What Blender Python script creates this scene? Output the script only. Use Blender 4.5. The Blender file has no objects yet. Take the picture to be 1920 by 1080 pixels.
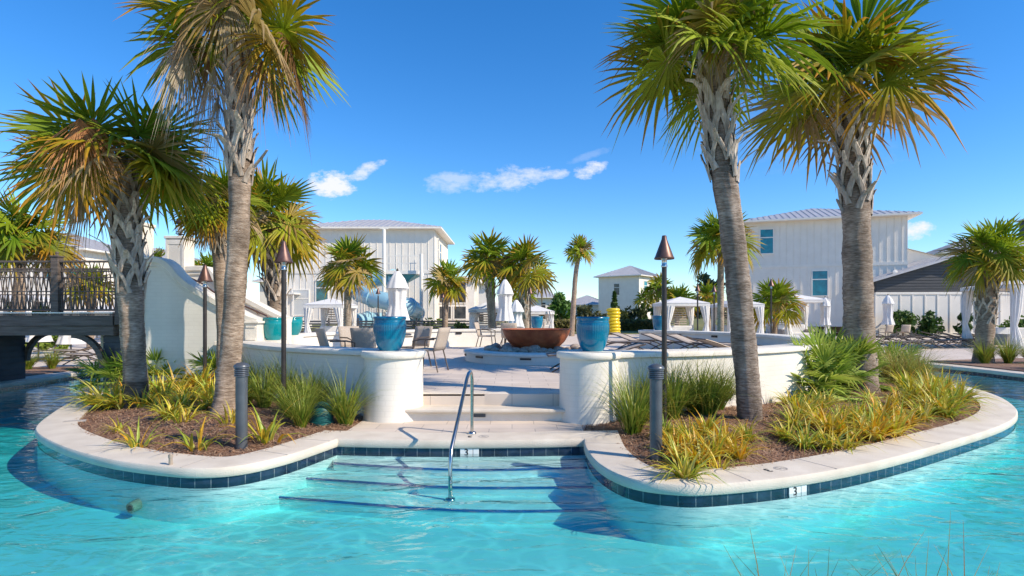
import bpy, bmesh, math, random
import numpy as np
from mathutils import Vector, Matrix, noise
from mathutils.geometry import tessellate_polygon
R = math.radians
sc = bpy.context.scene
col = sc.collection
rnd = random.Random(7)

# ------------------------------------------------------------ camera, world, sun, exposure
FPX = 1067.0; CX = 960.0; HY = 590.0; CAMZ = 1.5
cd = bpy.data.cameras.new('camera'); cam = bpy.data.objects.new('camera', cd); col.objects.link(cam)
cam.location = (0, 0, CAMZ); cam.rotation_euler = (R(90), 0, 0)
cd.sensor_width = 36; cd.lens = 36*FPX/1920; cd.shift_y = 50/1920; cd.clip_start = .05; cd.clip_end = 6000
sc.camera = cam
SUN_EL = 37.0
sun_dir = Vector((.90*math.cos(R(SUN_EL)), -.43*math.cos(R(SUN_EL)), math.sin(R(SUN_EL)))).normalized()
sl = bpy.data.lights.new('sun', 'SUN'); sl.energy = 3.5; sl.angle = R(.5); sl.color = (1, .88, .71)
so = bpy.data.objects.new('sun', sl); col.objects.link(so); so.location = (20, -10, 30)
so.rotation_euler = sun_dir.to_track_quat('Z', 'Y').to_euler()
sc.view_settings.view_transform = 'Standard'; sc.view_settings.look = 'None'
sc.view_settings.exposure = .70; sc.view_settings.gamma = 1
sc.cycles.max_bounces = 8; sc.cycles.transparent_max_bounces = 12; sc.cycles.caustics_reflective = False
sc.cycles.caustics_refractive = False; sc.cycles.sample_clamp_indirect = 4

w = bpy.data.worlds.new('World'); sc.world = w; w.use_nodes = True
nt = w.node_tree; nt.nodes.clear(); N = nt.nodes.new; L = nt.links.new
out = N('ShaderNodeOutputWorld'); bg = N('ShaderNodeBackground'); sky = N('ShaderNodeTexSky')
sky.sky_type = 'NISHITA'; sky.sun_disc = False; sky.sun_elevation = R(SUN_EL); sky.sun_rotation = R(115.5)
sky.dust_density = 0; sky.air_density = 1.0; sky.ozone_density = 3.0
hs = N('ShaderNodeHueSaturation'); hs.inputs['Saturation'].default_value = 1.33; hs.inputs['Value'].default_value = 1.0
L(sky.outputs[0], hs.inputs['Color'])
gm = N('ShaderNodeMix'); gm.data_type = 'RGBA'; gm.blend_type = 'MULTIPLY'; gm.inputs[0].default_value = 1
L(hs.outputs[0], gm.inputs[6]); gm.inputs[7].default_value = (.66, .75, .86, 1)
tc = N('ShaderNodeTexCoord'); sx = N('ShaderNodeSeparateXYZ'); L(tc.outputs['Generated'], sx.inputs[0])
def M(op, a, b=None, clamp=False):
    n = N('ShaderNodeMath'); n.operation = op; n.use_clamp = clamp
    for k, v in ((0, a), (1, b)):
        if v is None: continue
        if isinstance(v, (int, float)): n.inputs[k].default_value = v
        else: L(v, n.inputs[k])
    return n.outputs[0]
ymax = M('MAXIMUM', sx.outputs[1], .02)
u = M('DIVIDE', sx.outputs[0], ymax); v = M('DIVIDE', sx.outputs[2], ymax)
cx3 = N('ShaderNodeCombineXYZ'); L(u, cx3.inputs[0]); L(M('MULTIPLY', v, 1.8), cx3.inputs[1])
nz = N('ShaderNodeTexNoise'); nz.inputs['Scale'].default_value = 26; nz.inputs['Detail'].default_value = 10; nz.inputs['Roughness'].default_value = .68
L(cx3.outputs[0], nz.inputs['Vector'])
nfac = nz.outputs['Fac']
total = None
# clouds: (centre u, centre v, half width, half height, tilt, density)
for (px, py, hw, hh, tilt, dens) in ((622, 346, 60, 34, .0, 1.0), (678, 324, 52, 18, -.5, .6), (850, 342, 76, 28, -.05, .35), (960, 335, 95, 30, -.12, .5),
                                     (1040, 326, 40, 12, -.05, .5), (1107, 319, 42, 19, -.25, .7), (1718, 432, 44, 26, .0, .8), (1110, 290, 60, 10, -.3, .12), (1450, 250, 300, 90, .1, .05)):
    du = M('SUBTRACT', u, (px-CX)/FPX); dv = M('SUBTRACT', v, (HY-py)/FPX)
    dv = M('ADD', dv, M('MULTIPLY', du, tilt))
    a = M('DIVIDE', du, hw/FPX); b = M('DIVIDE', dv, hh/FPX)
    d2 = M('ADD', M('MULTIPLY', a, a), M('MULTIPLY', b, b))
    m = M('SUBTRACT', 1.0, d2, True)
    e = M('MULTIPLY', M('SUBTRACT', M('ADD', nfac, M('MULTIPLY', m, .34)), .62), 4.0, True)
    m = M('MULTIPLY', M('MULTIPLY', e, dens), M('MULTIPLY', m, 4.0, True), True)
    total = m if total is None else M('MAXIMUM', total, m)
front = M('GREATER_THAN', sx.outputs[1], .03)
total = M('MULTIPLY', total, front)
cm = N('ShaderNodeMix'); cm.data_type = 'RGBA'; L(M('MULTIPLY', total, 1.25, True), cm.inputs[0])
L(gm.outputs[2], cm.inputs[6]); cm.inputs[7].default_value = (3.9, 4.0, 4.5, 1)
L(cm.outputs[2], bg.inputs[0]); bg.inputs[1].default_value = .15
L(bg.outputs[0], out.inputs[0])

# ------------------------------------------------------------ coordinate helpers (survey of the place)
def gp(px, py, z=0.0):
    D = (CAMZ-z)*FPX/(py-HY); return Vector(((px-CX)*D/FPX, D, z))
def at(px, py, D):
    return Vector(((px-CX)*D/FPX, D, CAMZ-(py-HY)*D/FPX))

# ------------------------------------------------------------ materials
MATS = {}
def srgb(r, g, b):
    f = lambda c: (c/255/12.92 if c/255 <= .04045 else ((c/255+.055)/1.055)**2.4)
    return (f(r), f(g), f(b))
def mat(name, c1, c2=None, scale=6, rough=.6, bump=0, bscale=None, metal=0, stretch=(1, 1, 1), attr=False, trans=0, coat=0, detail=5, spec=.5, lo=.35, hi=.65):
    if name in MATS: return MATS[name]
    m = bpy.data.materials.new(name); m.use_nodes = True; t = m.node_tree; t.nodes.clear()
    n = t.nodes.new; l = t.links.new
    o = n('ShaderNodeOutputMaterial'); p = n('ShaderNodeBsdfPrincipled')
    p.inputs['Roughness'].default_value = rough; p.inputs['Metallic'].default_value = metal
    p.inputs['Coat Weight'].default_value = coat; p.inputs['Coat Roughness'].default_value = .08
    p.inputs['Specular IOR Level'].default_value = spec
    c2 = c2 or c1
    tcn = n('ShaderNodeTexCoord'); mp = n('ShaderNodeMapping'); mp.inputs['Scale'].default_value = stretch
    l(tcn.outputs['Object'], mp.inputs[0])
    ns = n('ShaderNodeTexNoise'); ns.inputs['Scale'].default_value = scale; ns.inputs['Detail'].default_value = detail
    l(mp.outputs[0], ns.inputs['Vector'])
    rp = n('ShaderNodeMapRange'); rp.inputs['From Min'].default_value = lo; rp.inputs['From Max'].default_value = hi
    l(ns.outputs['Fac'], rp.inputs['Value'])
    mx = n('ShaderNodeMix'); mx.data_type = 'RGBA'; l(rp.outputs[0], mx.inputs[0])
    mx.inputs[6].default_value = (*c1, 1); mx.inputs[7].default_value = (*c2, 1)
    colout = mx.outputs[2]
    if attr:
        at_ = n('ShaderNodeAttribute'); at_.attribute_name = 'Col'
        m2 = n('ShaderNodeMix'); m2.data_type = 'RGBA'; m2.blend_type = 'MULTIPLY'; m2.inputs[0].default_value = 1
        l(at_.outputs['Color'], m2.inputs[6]); l(colout, m2.inputs[7]); colout = m2.outputs[2]
    l(colout, p.inputs['Base Color'])
    if bump:
        b = n('ShaderNodeBump'); b.inputs['Strength'].default_value = bump; b.inputs['Distance'].default_value = .02
        ns2 = n('ShaderNodeTexNoise'); ns2.inputs['Scale'].default_value = bscale or scale*4; ns2.inputs['Detail'].default_value = 4
        l(mp.outputs[0], ns2.inputs['Vector']); l(ns2.outputs['Fac'], b.inputs['Height']); l(b.outputs[0], p.inputs['Normal'])
    if trans:
        tr = n('ShaderNodeBsdfTranslucent'); l(colout, tr.inputs['Color'])
        ms = n('ShaderNodeMixShader'); ms.inputs[0].default_value = trans
        l(p.outputs[0], ms.inputs[1]); l(tr.outputs[0], ms.inputs[2]); l(ms.outputs[0], o.inputs[0])
    else: l(p.outputs[0], o.inputs[0])
    MATS[name] = m; m['p'] = 1
    return m
def P_of(m): return next(x for x in m.node_tree.nodes if x.type == 'BSDF_PRINCIPLED')

M_leaf = mat('palm_leaf', (1, 1, 1), (.78, .82, .72), 3, .55, attr=True, trans=.36, spec=.25)
M_blade = mat('grass_blade', (1, 1, 1), (.85, .85, .8), 5, .42, attr=True, trans=.3)
M_trunk = mat('palm_trunk', (1, 1, 1), (.5, .46, .42), 11, .92, bump=1.0, bscale=30, stretch=(1, 1, 5), attr=True, spec=.2)
M_boot = mat('palm_boot', (1, 1, 1), (.6, .58, .56), 14, .85, bump=.6, bscale=40, stretch=(2, 2, .5), attr=True, spec=.25)
M_stucco = mat('white_stucco', (.81, .76, .67), (.70, .64, .55), 1.6, .8, bump=.35, bscale=45, spec=.3)
M_cap = mat('wall_cap', (.81, .76, .67), (.72, .665, .57), 5, .75, bump=.25, bscale=60, spec=.3)
M_coping = mat('cast_coping', (.74, .66, .55), (.58, .50, .40), 3, .75, bump=.4, bscale=90, spec=.3, detail=10, lo=.3, hi=.8)
M_board = mat('white_board', (.82, .76, .67), (.77, .71, .62), 1.5, .6, spec=.3)
M_trim = mat('white_trim', (.84, .79, .71), (.79, .74, .66), 3, .55)
M_fabric = mat('white_fabric', (.86, .84, .81), (.78, .76, .73), 5, .9, bump=.2, bscale=30, trans=.15, spec=.1)
M_roof = mat('metal_roof', (.50, .49, .50), (.42, .41, .42), 2, .5, metal=.15)
M_glass = mat('window_glass', (.02, .16, .19), (.03, .07, .09), 2.5, .06, spec=.9)
M_tealwin = mat('teal_window', (.01, .26, .34), (.01, .14, .20), 2.0, .15)
M_darkwin = mat('dark_window', (.035, .04, .045), (.09, .09, .09), 2.5, .12)
M_dark = mat('dark_metal', (.035, .028, .026), (.055, .045, .04), 8, .42, metal=.3)
M_bronze = mat('bronze_hood', (.11, .058, .05), (.17, .10, .085), 9, .42, metal=.55)
M_bollard = mat('bollard_grey', (.085, .095, .11), (.12, .13, .145), 6, .36, metal=.35)
M_steel = mat('steel', (.62, .58, .53), (.5, .46, .42), 12, .22, metal=1)
M_wood = mat('dark_timber', (.085, .064, .052), (.15, .118, .10), 4, .7, bump=.5, bscale=30, stretch=(.6, 1, 6))
M_siding = mat('charcoal_siding', (.03, .038, .05), (.045, .052, .065), 3, .6, stretch=(.5, 1, 4))
M_gable = mat('gable_siding', (.055, .055, .058), (.075, .075, .078), 3, .6, stretch=(.4, 1, 4))
M_rust = mat('corten', (.27, .062, .022), (.42, .125, .045), 4.5, .62, bump=.3, bscale=60, detail=8)
M_urnT = mat('teal_glaze', (.0, .20, .22), (.003, .27, .29), 3, .2, coat=.4)
M_urnB = mat('blue_glaze', (.0, .12, .235), (.0, .19, .30), 2.4, .22, coat=.35)
M_soil = mat('soil', (.05, .03, .02), (.09, .06, .04), 20, .95, bump=1)
M_rock = mat('river_stone', (.30, .23, .17), (.48, .40, .32), 3, .7, bump=.5)
M_wicker = mat('taupe_sling', (.45, .37, .30), (.52, .44, .36), 60, .8, bump=.6, bscale=160)
M_slide = mat('slide_fibreglass', (.32, .58, .68), (.40, .64, .72), 1.2, .22, coat=.6, trans=.15)
M_yellow = mat('yellow_vinyl', (.85, .66, .02), (.80, .58, .02), 2, .3, coat=.3, trans=.1)
M_black = mat('black_ink', (.02, .02, .02))
M_grey = mat('faded_ink', (.42, .38, .34))
M_wtile = mat('white_tile', (.8, .8, .78), rough=.15)
M_tree = mat('tree_leaf', (1, 1, 1), (.6, .7, .6), 4, .6, attr=True, trans=.25)
M_bark = mat('bark', (.12, .085, .06), (.2, .15, .11), 8, .9, bump=.8)
M_lawn = mat('lawn', (.10, .13, .025), (.24, .20, .06), .35, .95, bump=.6, bscale=8)
M_lampgl = mat('lantern_glass', (.55, .56, .55), rough=.15)

# --- special node materials
def tilemat(name, c1, c2, mortar, bw, bh, ms, rough, attrname='tx', bump=.4, coat=0, noise_amt=.35, off=.5, nsc=1.2):
    m = bpy.data.materials.new(name); m.use_nodes = True; t = m.node_tree; n = t.nodes.new; l = t.links.new
    p = P_of(m); p.inputs['Roughness'].default_value = rough; p.inputs['Coat Weight'].default_value = coat
    if attrname: a = n('ShaderNodeAttribute'); a.attribute_name = attrname; vec = a.outputs['Vector']
    else: a = n('ShaderNodeTexCoord'); vec = a.outputs['Object']
    br = n('ShaderNodeTexBrick'); br.offset = off; br.inputs['Scale'].default_value = 1
    br.inputs['Brick Width'].default_value = bw; br.inputs['Row Height'].default_value = bh; br.inputs['Mortar Size'].default_value = ms
    br.inputs['Mortar Smooth'].default_value = .3; br.inputs['Bias'].default_value = 0
    br.inputs['Color1'].default_value = (*c1, 1); br.inputs['Color2'].default_value = (*c2, 1); br.inputs['Mortar'].default_value = (*mortar, 1)
    l(vec, br.inputs['Vector'])
    ns = n('ShaderNodeTexNoise'); ns.inputs['Scale'].default_value = nsc; ns.inputs['Detail'].default_value = 6
    tcn = n('ShaderNodeTexCoord'); l(tcn.outputs['Object'], ns.inputs['Vector'])
    mr = n('ShaderNodeMapRange'); mr.inputs['From Min'].default_value = .3; mr.inputs['From Max'].default_value = .7
    mr.inputs['To Min'].default_value = 1-noise_amt; mr.inputs['To Max'].default_value = 1.08
    l(ns.outputs['Fac'], mr.inputs['Value'])
    mx = n('ShaderNodeMix'); mx.data_type = 'RGBA'; mx.blend_type = 'MULTIPLY'; mx.inputs[0].default_value = 1
    l(br.outputs['Color'], mx.inputs[6]); l(mr.outputs[0], mx.inputs[7]); l(mx.outputs[2], p.inputs['Base Color'])
    b = n('ShaderNodeBump'); b.invert = True; b.inputs['Strength'].default_value = bump; b.inputs['Distance'].default_value = .01
    l(br.outputs['Fac'], b.inputs['Height']); l(b.outputs[0], p.inputs['Normal'])
    return m
M_tile = tilemat('waterline_tile', (.010, .025, .065), (.035, .06, .10), (.22, .25, .27), .155, .3, .005, .12, coat=.6, off=0, bump=.3, noise_amt=.6, nsc=9)
M_paver = tilemat('pavers', (.68, .575, .475), (.63, .53, .44), (.42, .36, .31), .6, .3, .006, .8, None, bump=.35, noise_amt=.16)
M_brick = tilemat('painted_brick', (.80, .75, .66), (.78, .73, .64), (.765, .715, .625), .22, .075, .010, .8, 'tx', bump=.13, noise_amt=.12)
M_mulchbase = mat('mulch', (.20, .115, .08), (.33, .20, .14), 14, .95, bump=1.0, bscale=50)
M_bluetile = mat('blue_nosing', (.01, .09, .32), (.02, .13, .38), 9, .2)
M_straw = mat('pine_straw', (1, 1, 1), (.8, .75, .7), 9, .85, attr=True, trans=.1)

M_plaster = bpy.data.materials.new('pool_plaster'); M_plaster.use_nodes = True
_p = P_of(M_plaster); _t = M_plaster.node_tree; _p.inputs['Roughness'].default_value = .7
_n = _t.nodes.new('ShaderNodeTexNoise'); _n.inputs['Scale'].default_value = 1.3; _n.inputs['Detail'].default_value = 6
_c = _t.nodes.new('ShaderNodeTexCoord'); _t.links.new(_c.outputs['Object'], _n.inputs['Vector'])
_m = _t.nodes.new('ShaderNodeMix'); _m.data_type = 'RGBA'; _t.links.new(_n.outputs['Fac'], _m.inputs[0])
_m.inputs[6].default_value = (.78, .89, .87, 1); _m.inputs[7].default_value = (.86, .93, .90, 1)
_t.links.new(_m.outputs[2], _p.inputs['Base Color'])

M_water = bpy.data.materials.new('pool_water'); M_water.use_nodes = True
def build_water(m):
    t = m.node_tree; t.nodes.clear(); n = t.nodes.new; l = t.links.new
    o = n('ShaderNodeOutputMaterial'); tr = n('ShaderNodeBsdfTransparent'); gl = n('ShaderNodeBsdfGlossy'); gl.inputs['Roughness'].default_value = .03
    ge = n('ShaderNodeNewGeometry'); dt = n('ShaderNodeVectorMath'); dt.operation = 'DOT_PRODUCT'; l(ge.outputs['Incoming'], dt.inputs[0])
    def mm_(op, a, b=None):
        q = n('ShaderNodeMath'); q.operation = op
        for k, v_ in ((0, a), (1, b)):
            if v_ is None: continue
            if isinstance(v_, (int, float)): q.inputs[k].default_value = v_
            else: l(v_, q.inputs[k])
        return q.outputs[0]
    schlick = mm_('ADD', mm_('MULTIPLY', mm_('POWER', mm_('SUBTRACT', 1.0, mm_('ABSOLUTE', dt.outputs['Value'])), 5.0), .98), .02)
    ms = n('ShaderNodeMixShader'); l(tr.outputs[0], ms.inputs[1]); l(gl.outputs[0], ms.inputs[2])
    tcn = n('ShaderNodeTexCoord')
    # ripples
    n1 = n('ShaderNodeTexNoise'); n1.inputs['Scale'].default_value = 1.6; n1.inputs['Detail'].default_value = 3; n1.inputs['Distortion'].default_value = .8
    n2 = n('ShaderNodeTexNoise'); n2.inputs['Scale'].default_value = 6; n2.inputs['Detail'].default_value = 3; n2.inputs['Distortion'].default_value = .4
    mp = n('ShaderNodeMapping'); mp.inputs['Scale'].default_value = (.8, 1.6, 1); mp.inputs['Rotation'].default_value = (0, 0, .35)
    l(tcn.outputs['Object'], mp.inputs[0]); l(mp.outputs[0], n1.inputs['Vector']); l(mp.outputs[0], n2.inputs['Vector'])
    b1 = n('ShaderNodeBump'); b1.inputs['Strength'].default_value = .55; b1.inputs['Distance'].default_value = .09
    b2 = n('ShaderNodeBump'); b2.inputs['Strength'].default_value = .5; b2.inputs['Distance'].default_value = .018
    l(n1.outputs['Fac'], b1.inputs['Height']); l(n2.outputs['Fac'], b2.inputs['Height']); l(b1.outputs[0], b2.inputs['Normal'])
    l(b2.outputs[0], gl.inputs['Normal']); l(b2.outputs[0], dt.inputs[1])
    l(schlick, ms.inputs[0])
    # caustic light net painted into the surface's transparent tint by a voronoi pattern
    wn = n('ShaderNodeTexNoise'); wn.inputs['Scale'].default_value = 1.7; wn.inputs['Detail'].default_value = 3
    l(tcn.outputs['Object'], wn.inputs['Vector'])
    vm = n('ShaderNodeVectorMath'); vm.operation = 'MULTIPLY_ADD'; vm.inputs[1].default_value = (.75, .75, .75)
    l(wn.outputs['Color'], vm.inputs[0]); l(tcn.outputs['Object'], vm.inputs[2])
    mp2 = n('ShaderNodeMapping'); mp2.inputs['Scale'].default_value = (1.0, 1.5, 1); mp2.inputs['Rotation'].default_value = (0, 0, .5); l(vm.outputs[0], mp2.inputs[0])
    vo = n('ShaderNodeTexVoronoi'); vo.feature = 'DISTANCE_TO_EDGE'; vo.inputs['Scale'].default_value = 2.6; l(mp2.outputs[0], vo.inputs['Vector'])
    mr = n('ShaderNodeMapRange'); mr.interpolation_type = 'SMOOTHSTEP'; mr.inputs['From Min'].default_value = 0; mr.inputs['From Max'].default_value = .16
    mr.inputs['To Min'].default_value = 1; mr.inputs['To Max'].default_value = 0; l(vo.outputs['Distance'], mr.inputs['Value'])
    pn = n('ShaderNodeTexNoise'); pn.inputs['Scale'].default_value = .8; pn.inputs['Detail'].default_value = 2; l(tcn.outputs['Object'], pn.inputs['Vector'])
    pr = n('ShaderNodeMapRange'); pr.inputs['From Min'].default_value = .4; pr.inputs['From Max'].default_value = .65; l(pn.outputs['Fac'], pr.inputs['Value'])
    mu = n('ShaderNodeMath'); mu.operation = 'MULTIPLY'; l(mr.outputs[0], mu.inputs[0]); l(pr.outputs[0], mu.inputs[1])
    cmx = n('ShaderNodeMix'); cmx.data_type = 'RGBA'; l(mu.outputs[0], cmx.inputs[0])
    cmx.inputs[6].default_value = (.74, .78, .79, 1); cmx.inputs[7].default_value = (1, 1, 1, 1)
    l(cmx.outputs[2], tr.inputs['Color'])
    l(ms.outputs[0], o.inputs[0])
    va = n('ShaderNodeVolumeAbsorption'); va.inputs['Color'].default_value = (.14, .90, .905, 1); va.inputs['Density'].default_value = 1.25
    l(va.outputs[0], o.inputs['Volume'])
build_water(M_water)

# ------------------------------------------------------------ mesh builder
class MB:
    def __init__(s): s.v = []; s.f = []; s.c = []; s.t = []; s.m = []; s.cc = (1, 1, 1); s.mi = 0; s.hastx = False
    def vert(s, p, c=None, t=None):
        s.v.append((p[0], p[1], p[2])); s.c.append(c or s.cc); s.t.append(t or (0, 0, 0))
        if t: s.hastx = True
        return len(s.v)-1
    def face(s, idx): s.f.append(tuple(idx)); s.m.append(s.mi)
    def quad(s, a, b, c, d, col=None):
        i = [s.vert(p, col) for p in (a, b, c, d)]; s.face(i)
    def box(s, x0, x1, y0, y1, z0, z1, mtx=None):
        ps = [(x, y, z) for z in (z0, z1) for y in (y0, y1) for x in (x0, x1)]
        if mtx: ps = [mtx @ Vector(p) for p in ps]
        i = [s.vert(p) for p in ps]
        for q in ((0, 2, 3, 1), (4, 5, 7, 6), (0, 1, 5, 4), (1, 3, 7, 5), (3, 2, 6, 7), (2, 0, 4, 6)): s.face([i[k] for k in q])
    def beam(s, a, b, w_, h_, up=(0, 0, 1)):
        a = Vector(a); b = Vector(b); d = (b-a); ln = d.length; d.normalize(); up = Vector(up)
        if abs(d.dot(up)) > .98: up = Vector((0, 1, 0))
        sd = d.cross(up).normalized(); up = sd.cross(d)
        i = []
        for p in (a, b):
            for (q, r) in ((-1, -1), (1, -1), (1, 1), (-1, 1)): i.append(s.vert(p+sd*q*w_/2+up*r*h_/2))
        for q in ((3, 2, 1, 0), (4, 5, 6, 7), (0, 1, 5, 4), (1, 2, 6, 5), (2, 3, 7, 6), (3, 0, 4, 7)): s.face([i[k] for k in q])
    def tube(s, pts, rad, seg=10, cap=True, cols=None, flat=None):
        pts = [Vector(p) for p in pts]; n = len(pts)
        rad = rad if hasattr(rad, '__len__') else [rad]*n
        rings = []; prev = None
        for k in range(n):
            d = (pts[min(k+1, n-1)]-pts[max(k-1, 0)]).normalized()
            if prev is None:
                ref = Vector((0, 0, 1)) if abs(d.z) < .9 else Vector((1, 0, 0)); a = d.cross(ref).normalized()
            else: a = (prev-d*prev.dot(d)).normalized()
            prev = a; b = d.cross(a)
            rings.append([s.vert(pts[k]+(a*math.cos(t)+b*math.sin(t)*(flat or 1))*rad[k], cols[k] if cols else None) for t in [2*math.pi*j/seg for j in range(seg)]])
        for k in range(n-1):
            for j in range(seg): s.face((rings[k][j], rings[k][(j+1) % seg], rings[k+1][(j+1) % seg], rings[k+1][j]))
        if cap: s.face(rings[0][::-1]); s.face(rings[-1])
    def lathe(s, prof, c=(0, 0, 0), seg=24, mod=None, cap=False, tx=False):
        rings = []; arc = 0; pz = None
        for (r, z) in prof:
            if pz: arc += math.hypot(r-pz[0], z-pz[1])
            pz = (r, z); ring = []
            for j in range(seg+(1 if tx else 0)):
                t = 2*math.pi*j/seg; rr = r+(mod(t, z) if mod else 0)
                ring.append(s.vert((c[0]+rr*math.cos(t), c[1]+rr*math.sin(t), c[2]+z), None, (t*max(r, .3), z, 0) if tx else None))
            rings.append(ring)
        n = len(rings[0])
        for k in range(len(rings)-1):
            for j in range(seg): s.face((rings[k][j], rings[k][(j+1) % n], rings[k+1][(j+1) % n], rings[k+1][j]))
        if cap: s.face(rings[0][:seg][::-1]); s.face(rings[-1][:seg])
    def prism(s, poly, z0, z1, top=True, bottom=False):
        n = len(poly); arc = 0; a = []; b = []
        for k in range(n+1):
            p = poly[k % n]
            if k: q = poly[k-1]; arc += math.hypot(p[0]-q[0], p[1]-q[1])
            a.append(s.vert((p[0], p[1], z0), None, (arc, z0, 0))); b.append(s.vert((p[0], p[1], z1), None, (arc, z1, 0)))
        for k in range(n): s.face((a[k], a[k+1], b[k+1], b[k]))
        tris = tessellate_polygon([[Vector((p[0], p[1], 0)) for p in poly]])
        if top:
            i = [s.vert((p[0], p[1], z1), None, (p[0], p[1], 0)) for p in poly]
            for t_ in tris:
                s.face([i[k] for k in t_] if tri_ccw([poly[k] for k in t_]) else [i[k] for k in t_][::-1])
        if bottom:
            i = [s.vert((p[0], p[1], z0), None, (p[0], p[1], 0)) for p in poly]
            for t_ in tris:
                s.face([i[k] for k in t_][::-1] if tri_ccw([poly[k] for k in t_]) else [i[k] for k in t_])
    def sweep(s, path, prof, closed=True, cap=True):
        """path: CCW 2D list; prof: list of (inward offset, z)"""
        n = len(path); nor = normals2(path, closed); rows = []; arc = 0
        cnt = n+1 if closed else n
        for k in range(cnt):
            p = path[k % n]
            if k: q = path[(k-1) % n]; arc += math.hypot(p[0]-q[0], p[1]-q[1])
            row = []; pl = 0; lastp = None
            for (o, z) in prof:
                if lastp: pl += math.hypot(o-lastp[0], z-lastp[1])
                lastp = (o, z)
                nx, ny = nor[k % n]; row.append(s.vert((p[0]+nx*o, p[1]+ny*o, z), None, (arc, z if True else pl, 0)))
            rows.append(row)
        for k in range(cnt-1):
            for j in range(len(prof)-1): s.face((rows[k][j], rows[k+1][j], rows[k+1][j+1], rows[k][j+1]))
        if not closed and cap: s.face(rows[0]); s.face(rows[-1][::-1])
    def build(s, name, m=None, parent=None, smooth=False, mats=None, bevel=0):
        me = bpy.data.meshes.new(name); me.from_pydata(s.v, [], s.f)
        for k in (mats or [m]): me.materials.append(k)
        if mats: me.polygons.foreach_set('material_index', s.m)
        ca = me.color_attributes.new('Col', 'FLOAT_COLOR', 'POINT')
        arr = np.ones((len(s.v), 4), dtype=np.float32); arr[:, :3] = np.array(s.c, dtype=np.float32).reshape(-1, 3)
        ca.data.foreach_set('color', arr.ravel())
        if s.hastx:
            ta = me.attributes.new('tx', 'FLOAT_VECTOR', 'POINT'); ta.data.foreach_set('vector', np.array(s.t, dtype=np.float32).ravel())
        if smooth:
            me.shade_smooth()
        me.update(); me.validate()
        if smooth == 'auto':
            try: me.set_sharp_from_angle(angle=R(40))
            except Exception: pass
        o = bpy.data.objects.new(name, me); col.objects.link(o)
        if parent: o.parent = parent
        if bevel:
            bm_ = o.modifiers.new('bevel', 'BEVEL'); bm_.width = bevel; bm_.segments = 2; bm_.limit_method = 'ANGLE'
        return o
def tri_ccw(p): return (p[1][0]-p[0][0])*(p[2][1]-p[0][1])-(p[1][1]-p[0][1])*(p[2][0]-p[0][0]) > 0
def normals2(path, closed=True):
    n = len(path); out_ = []
    for k in range(n):
        a = Vector(path[(k-1) % n] if (closed or k > 0) else path[k]); b = Vector(path[k]); c = Vector(path[(k+1) % n] if (closed or k < n-1) else path[k])
        d1 = (b-a); d2 = (c-b)
        if d1.length < 1e-6: d1 = d2.copy()
        if d2.length < 1e-6: d2 = d1.copy()
        d1.normalize(); d2.normalize()
        n1 = Vector((-d1.y, d1.x)); n2 = Vector((-d2.y, d2.x)); m_ = (n1+n2)
        if m_.length < 1e-4: m_ = n1.copy()
        m_.normalize(); sc_ = 1/max(.5, m_.dot(n1)); out_.append((m_.x*sc_, m_.y*sc_))
    return out_
def catmull(pts, sub=6, closed=False):
    n = len(pts); res = []
    rng = n if closed else n-1
    for k in range(rng):
        g = lambda i: Vector(pts[i % n]) if closed else Vector(pts[max(0, min(n-1, i))])
        p0, p1, p2, p3 = g(k-1), g(k), g(k+1), g(k+2)
        for j in range(sub):
            t = j/sub; res.append(.5*((2*p1)+(-p0+p2)*t+(2*p0-5*p1+4*p2-p3)*t*t+(-p0+3*p1-3*p2+p3)*t**3))
    if not closed: res.append(Vector(pts[-1]))
    return res
def tag(o, label=None, cat=None, group=None, kind=None):
    if label: o['label'] = label
    if cat: o['category'] = cat
    if group: o['group'] = group
    if kind: o['kind'] = kind
    return o
def empty(name, loc, rz=0, label=None, cat=None, group=None):
    o = bpy.data.objects.new(name, None); col.objects.link(o); o.location = loc; o.rotation_euler = (0, 0, rz); o.empty_display_size = .2
    return tag(o, label, cat, group)
KIDS = {}
def kids(o): return [c for c in bpy.data.objects if c.parent == o]
def copy_tree(o, parent=None):
    c = o.copy(); col.objects.link(c); c.parent = parent
    for ch in kids(o): copy_tree(ch, c)
    return c
def place(o, loc, rz=0, label=None, scale=None, group=None):
    o.location = loc; o.rotation_euler = (0, 0, rz)
    if label: o['label'] = label
    if group: o['group'] = group
    if scale: o.scale = (scale,)*3 if not hasattr(scale, '__len__') else scale
    return o

# ------------------------------------------------------------ the island and the pool basin
WZ = -.168; FLOOR = -.56
seg_left = [(-8.2, 12.6), (-8.1, 11.5), (-8.0, 10.67), (-7.58, 9.8), (-6.98, 8.65), (-6.25, 7.5), (-5.25, 6.62), (-4.27, 5.99), (-3.51, 5.68), (-3.04, 5.59), (-2.69, 5.72), (-2.42, 6.1), (-2.25, 6.55), (-2.13, 6.92)]
seg_mid = [(-2.13, 6.92), (-1.4, 6.85), (-.62, 6.83), (.2, 6.86), (.90, 6.92)]
seg_right = [(.90, 6.92), (.86, 6.4), (.905, 5.75), (1.09, 5.27), (1.42, 5.07), (1.81, 5.07), (2.71, 5.35), (3.81, 5.9), (5.16, 6.75), (6.59, 7.72), (7.6, 8.6), (8.4, 9.6), (9.05, 10.7), (9.5, 11.9), (9.7, 13.5), (9.3, 16.5), (7.6, 20), (4.5, 22.6), (.5, 23.4), (-3.5, 22.6), (-6.5, 20.3), (-8.1, 17), (-8.4, 14.5), (-8.2, 12.6)]
isl = [tuple(p) for p in catmull(seg_left, 6)[:-1]] + [tuple(p) for p in catmull(seg_mid, 5)[:-1]] + [tuple(p) for p in catmull(seg_right, 7)[:-1]]
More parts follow.
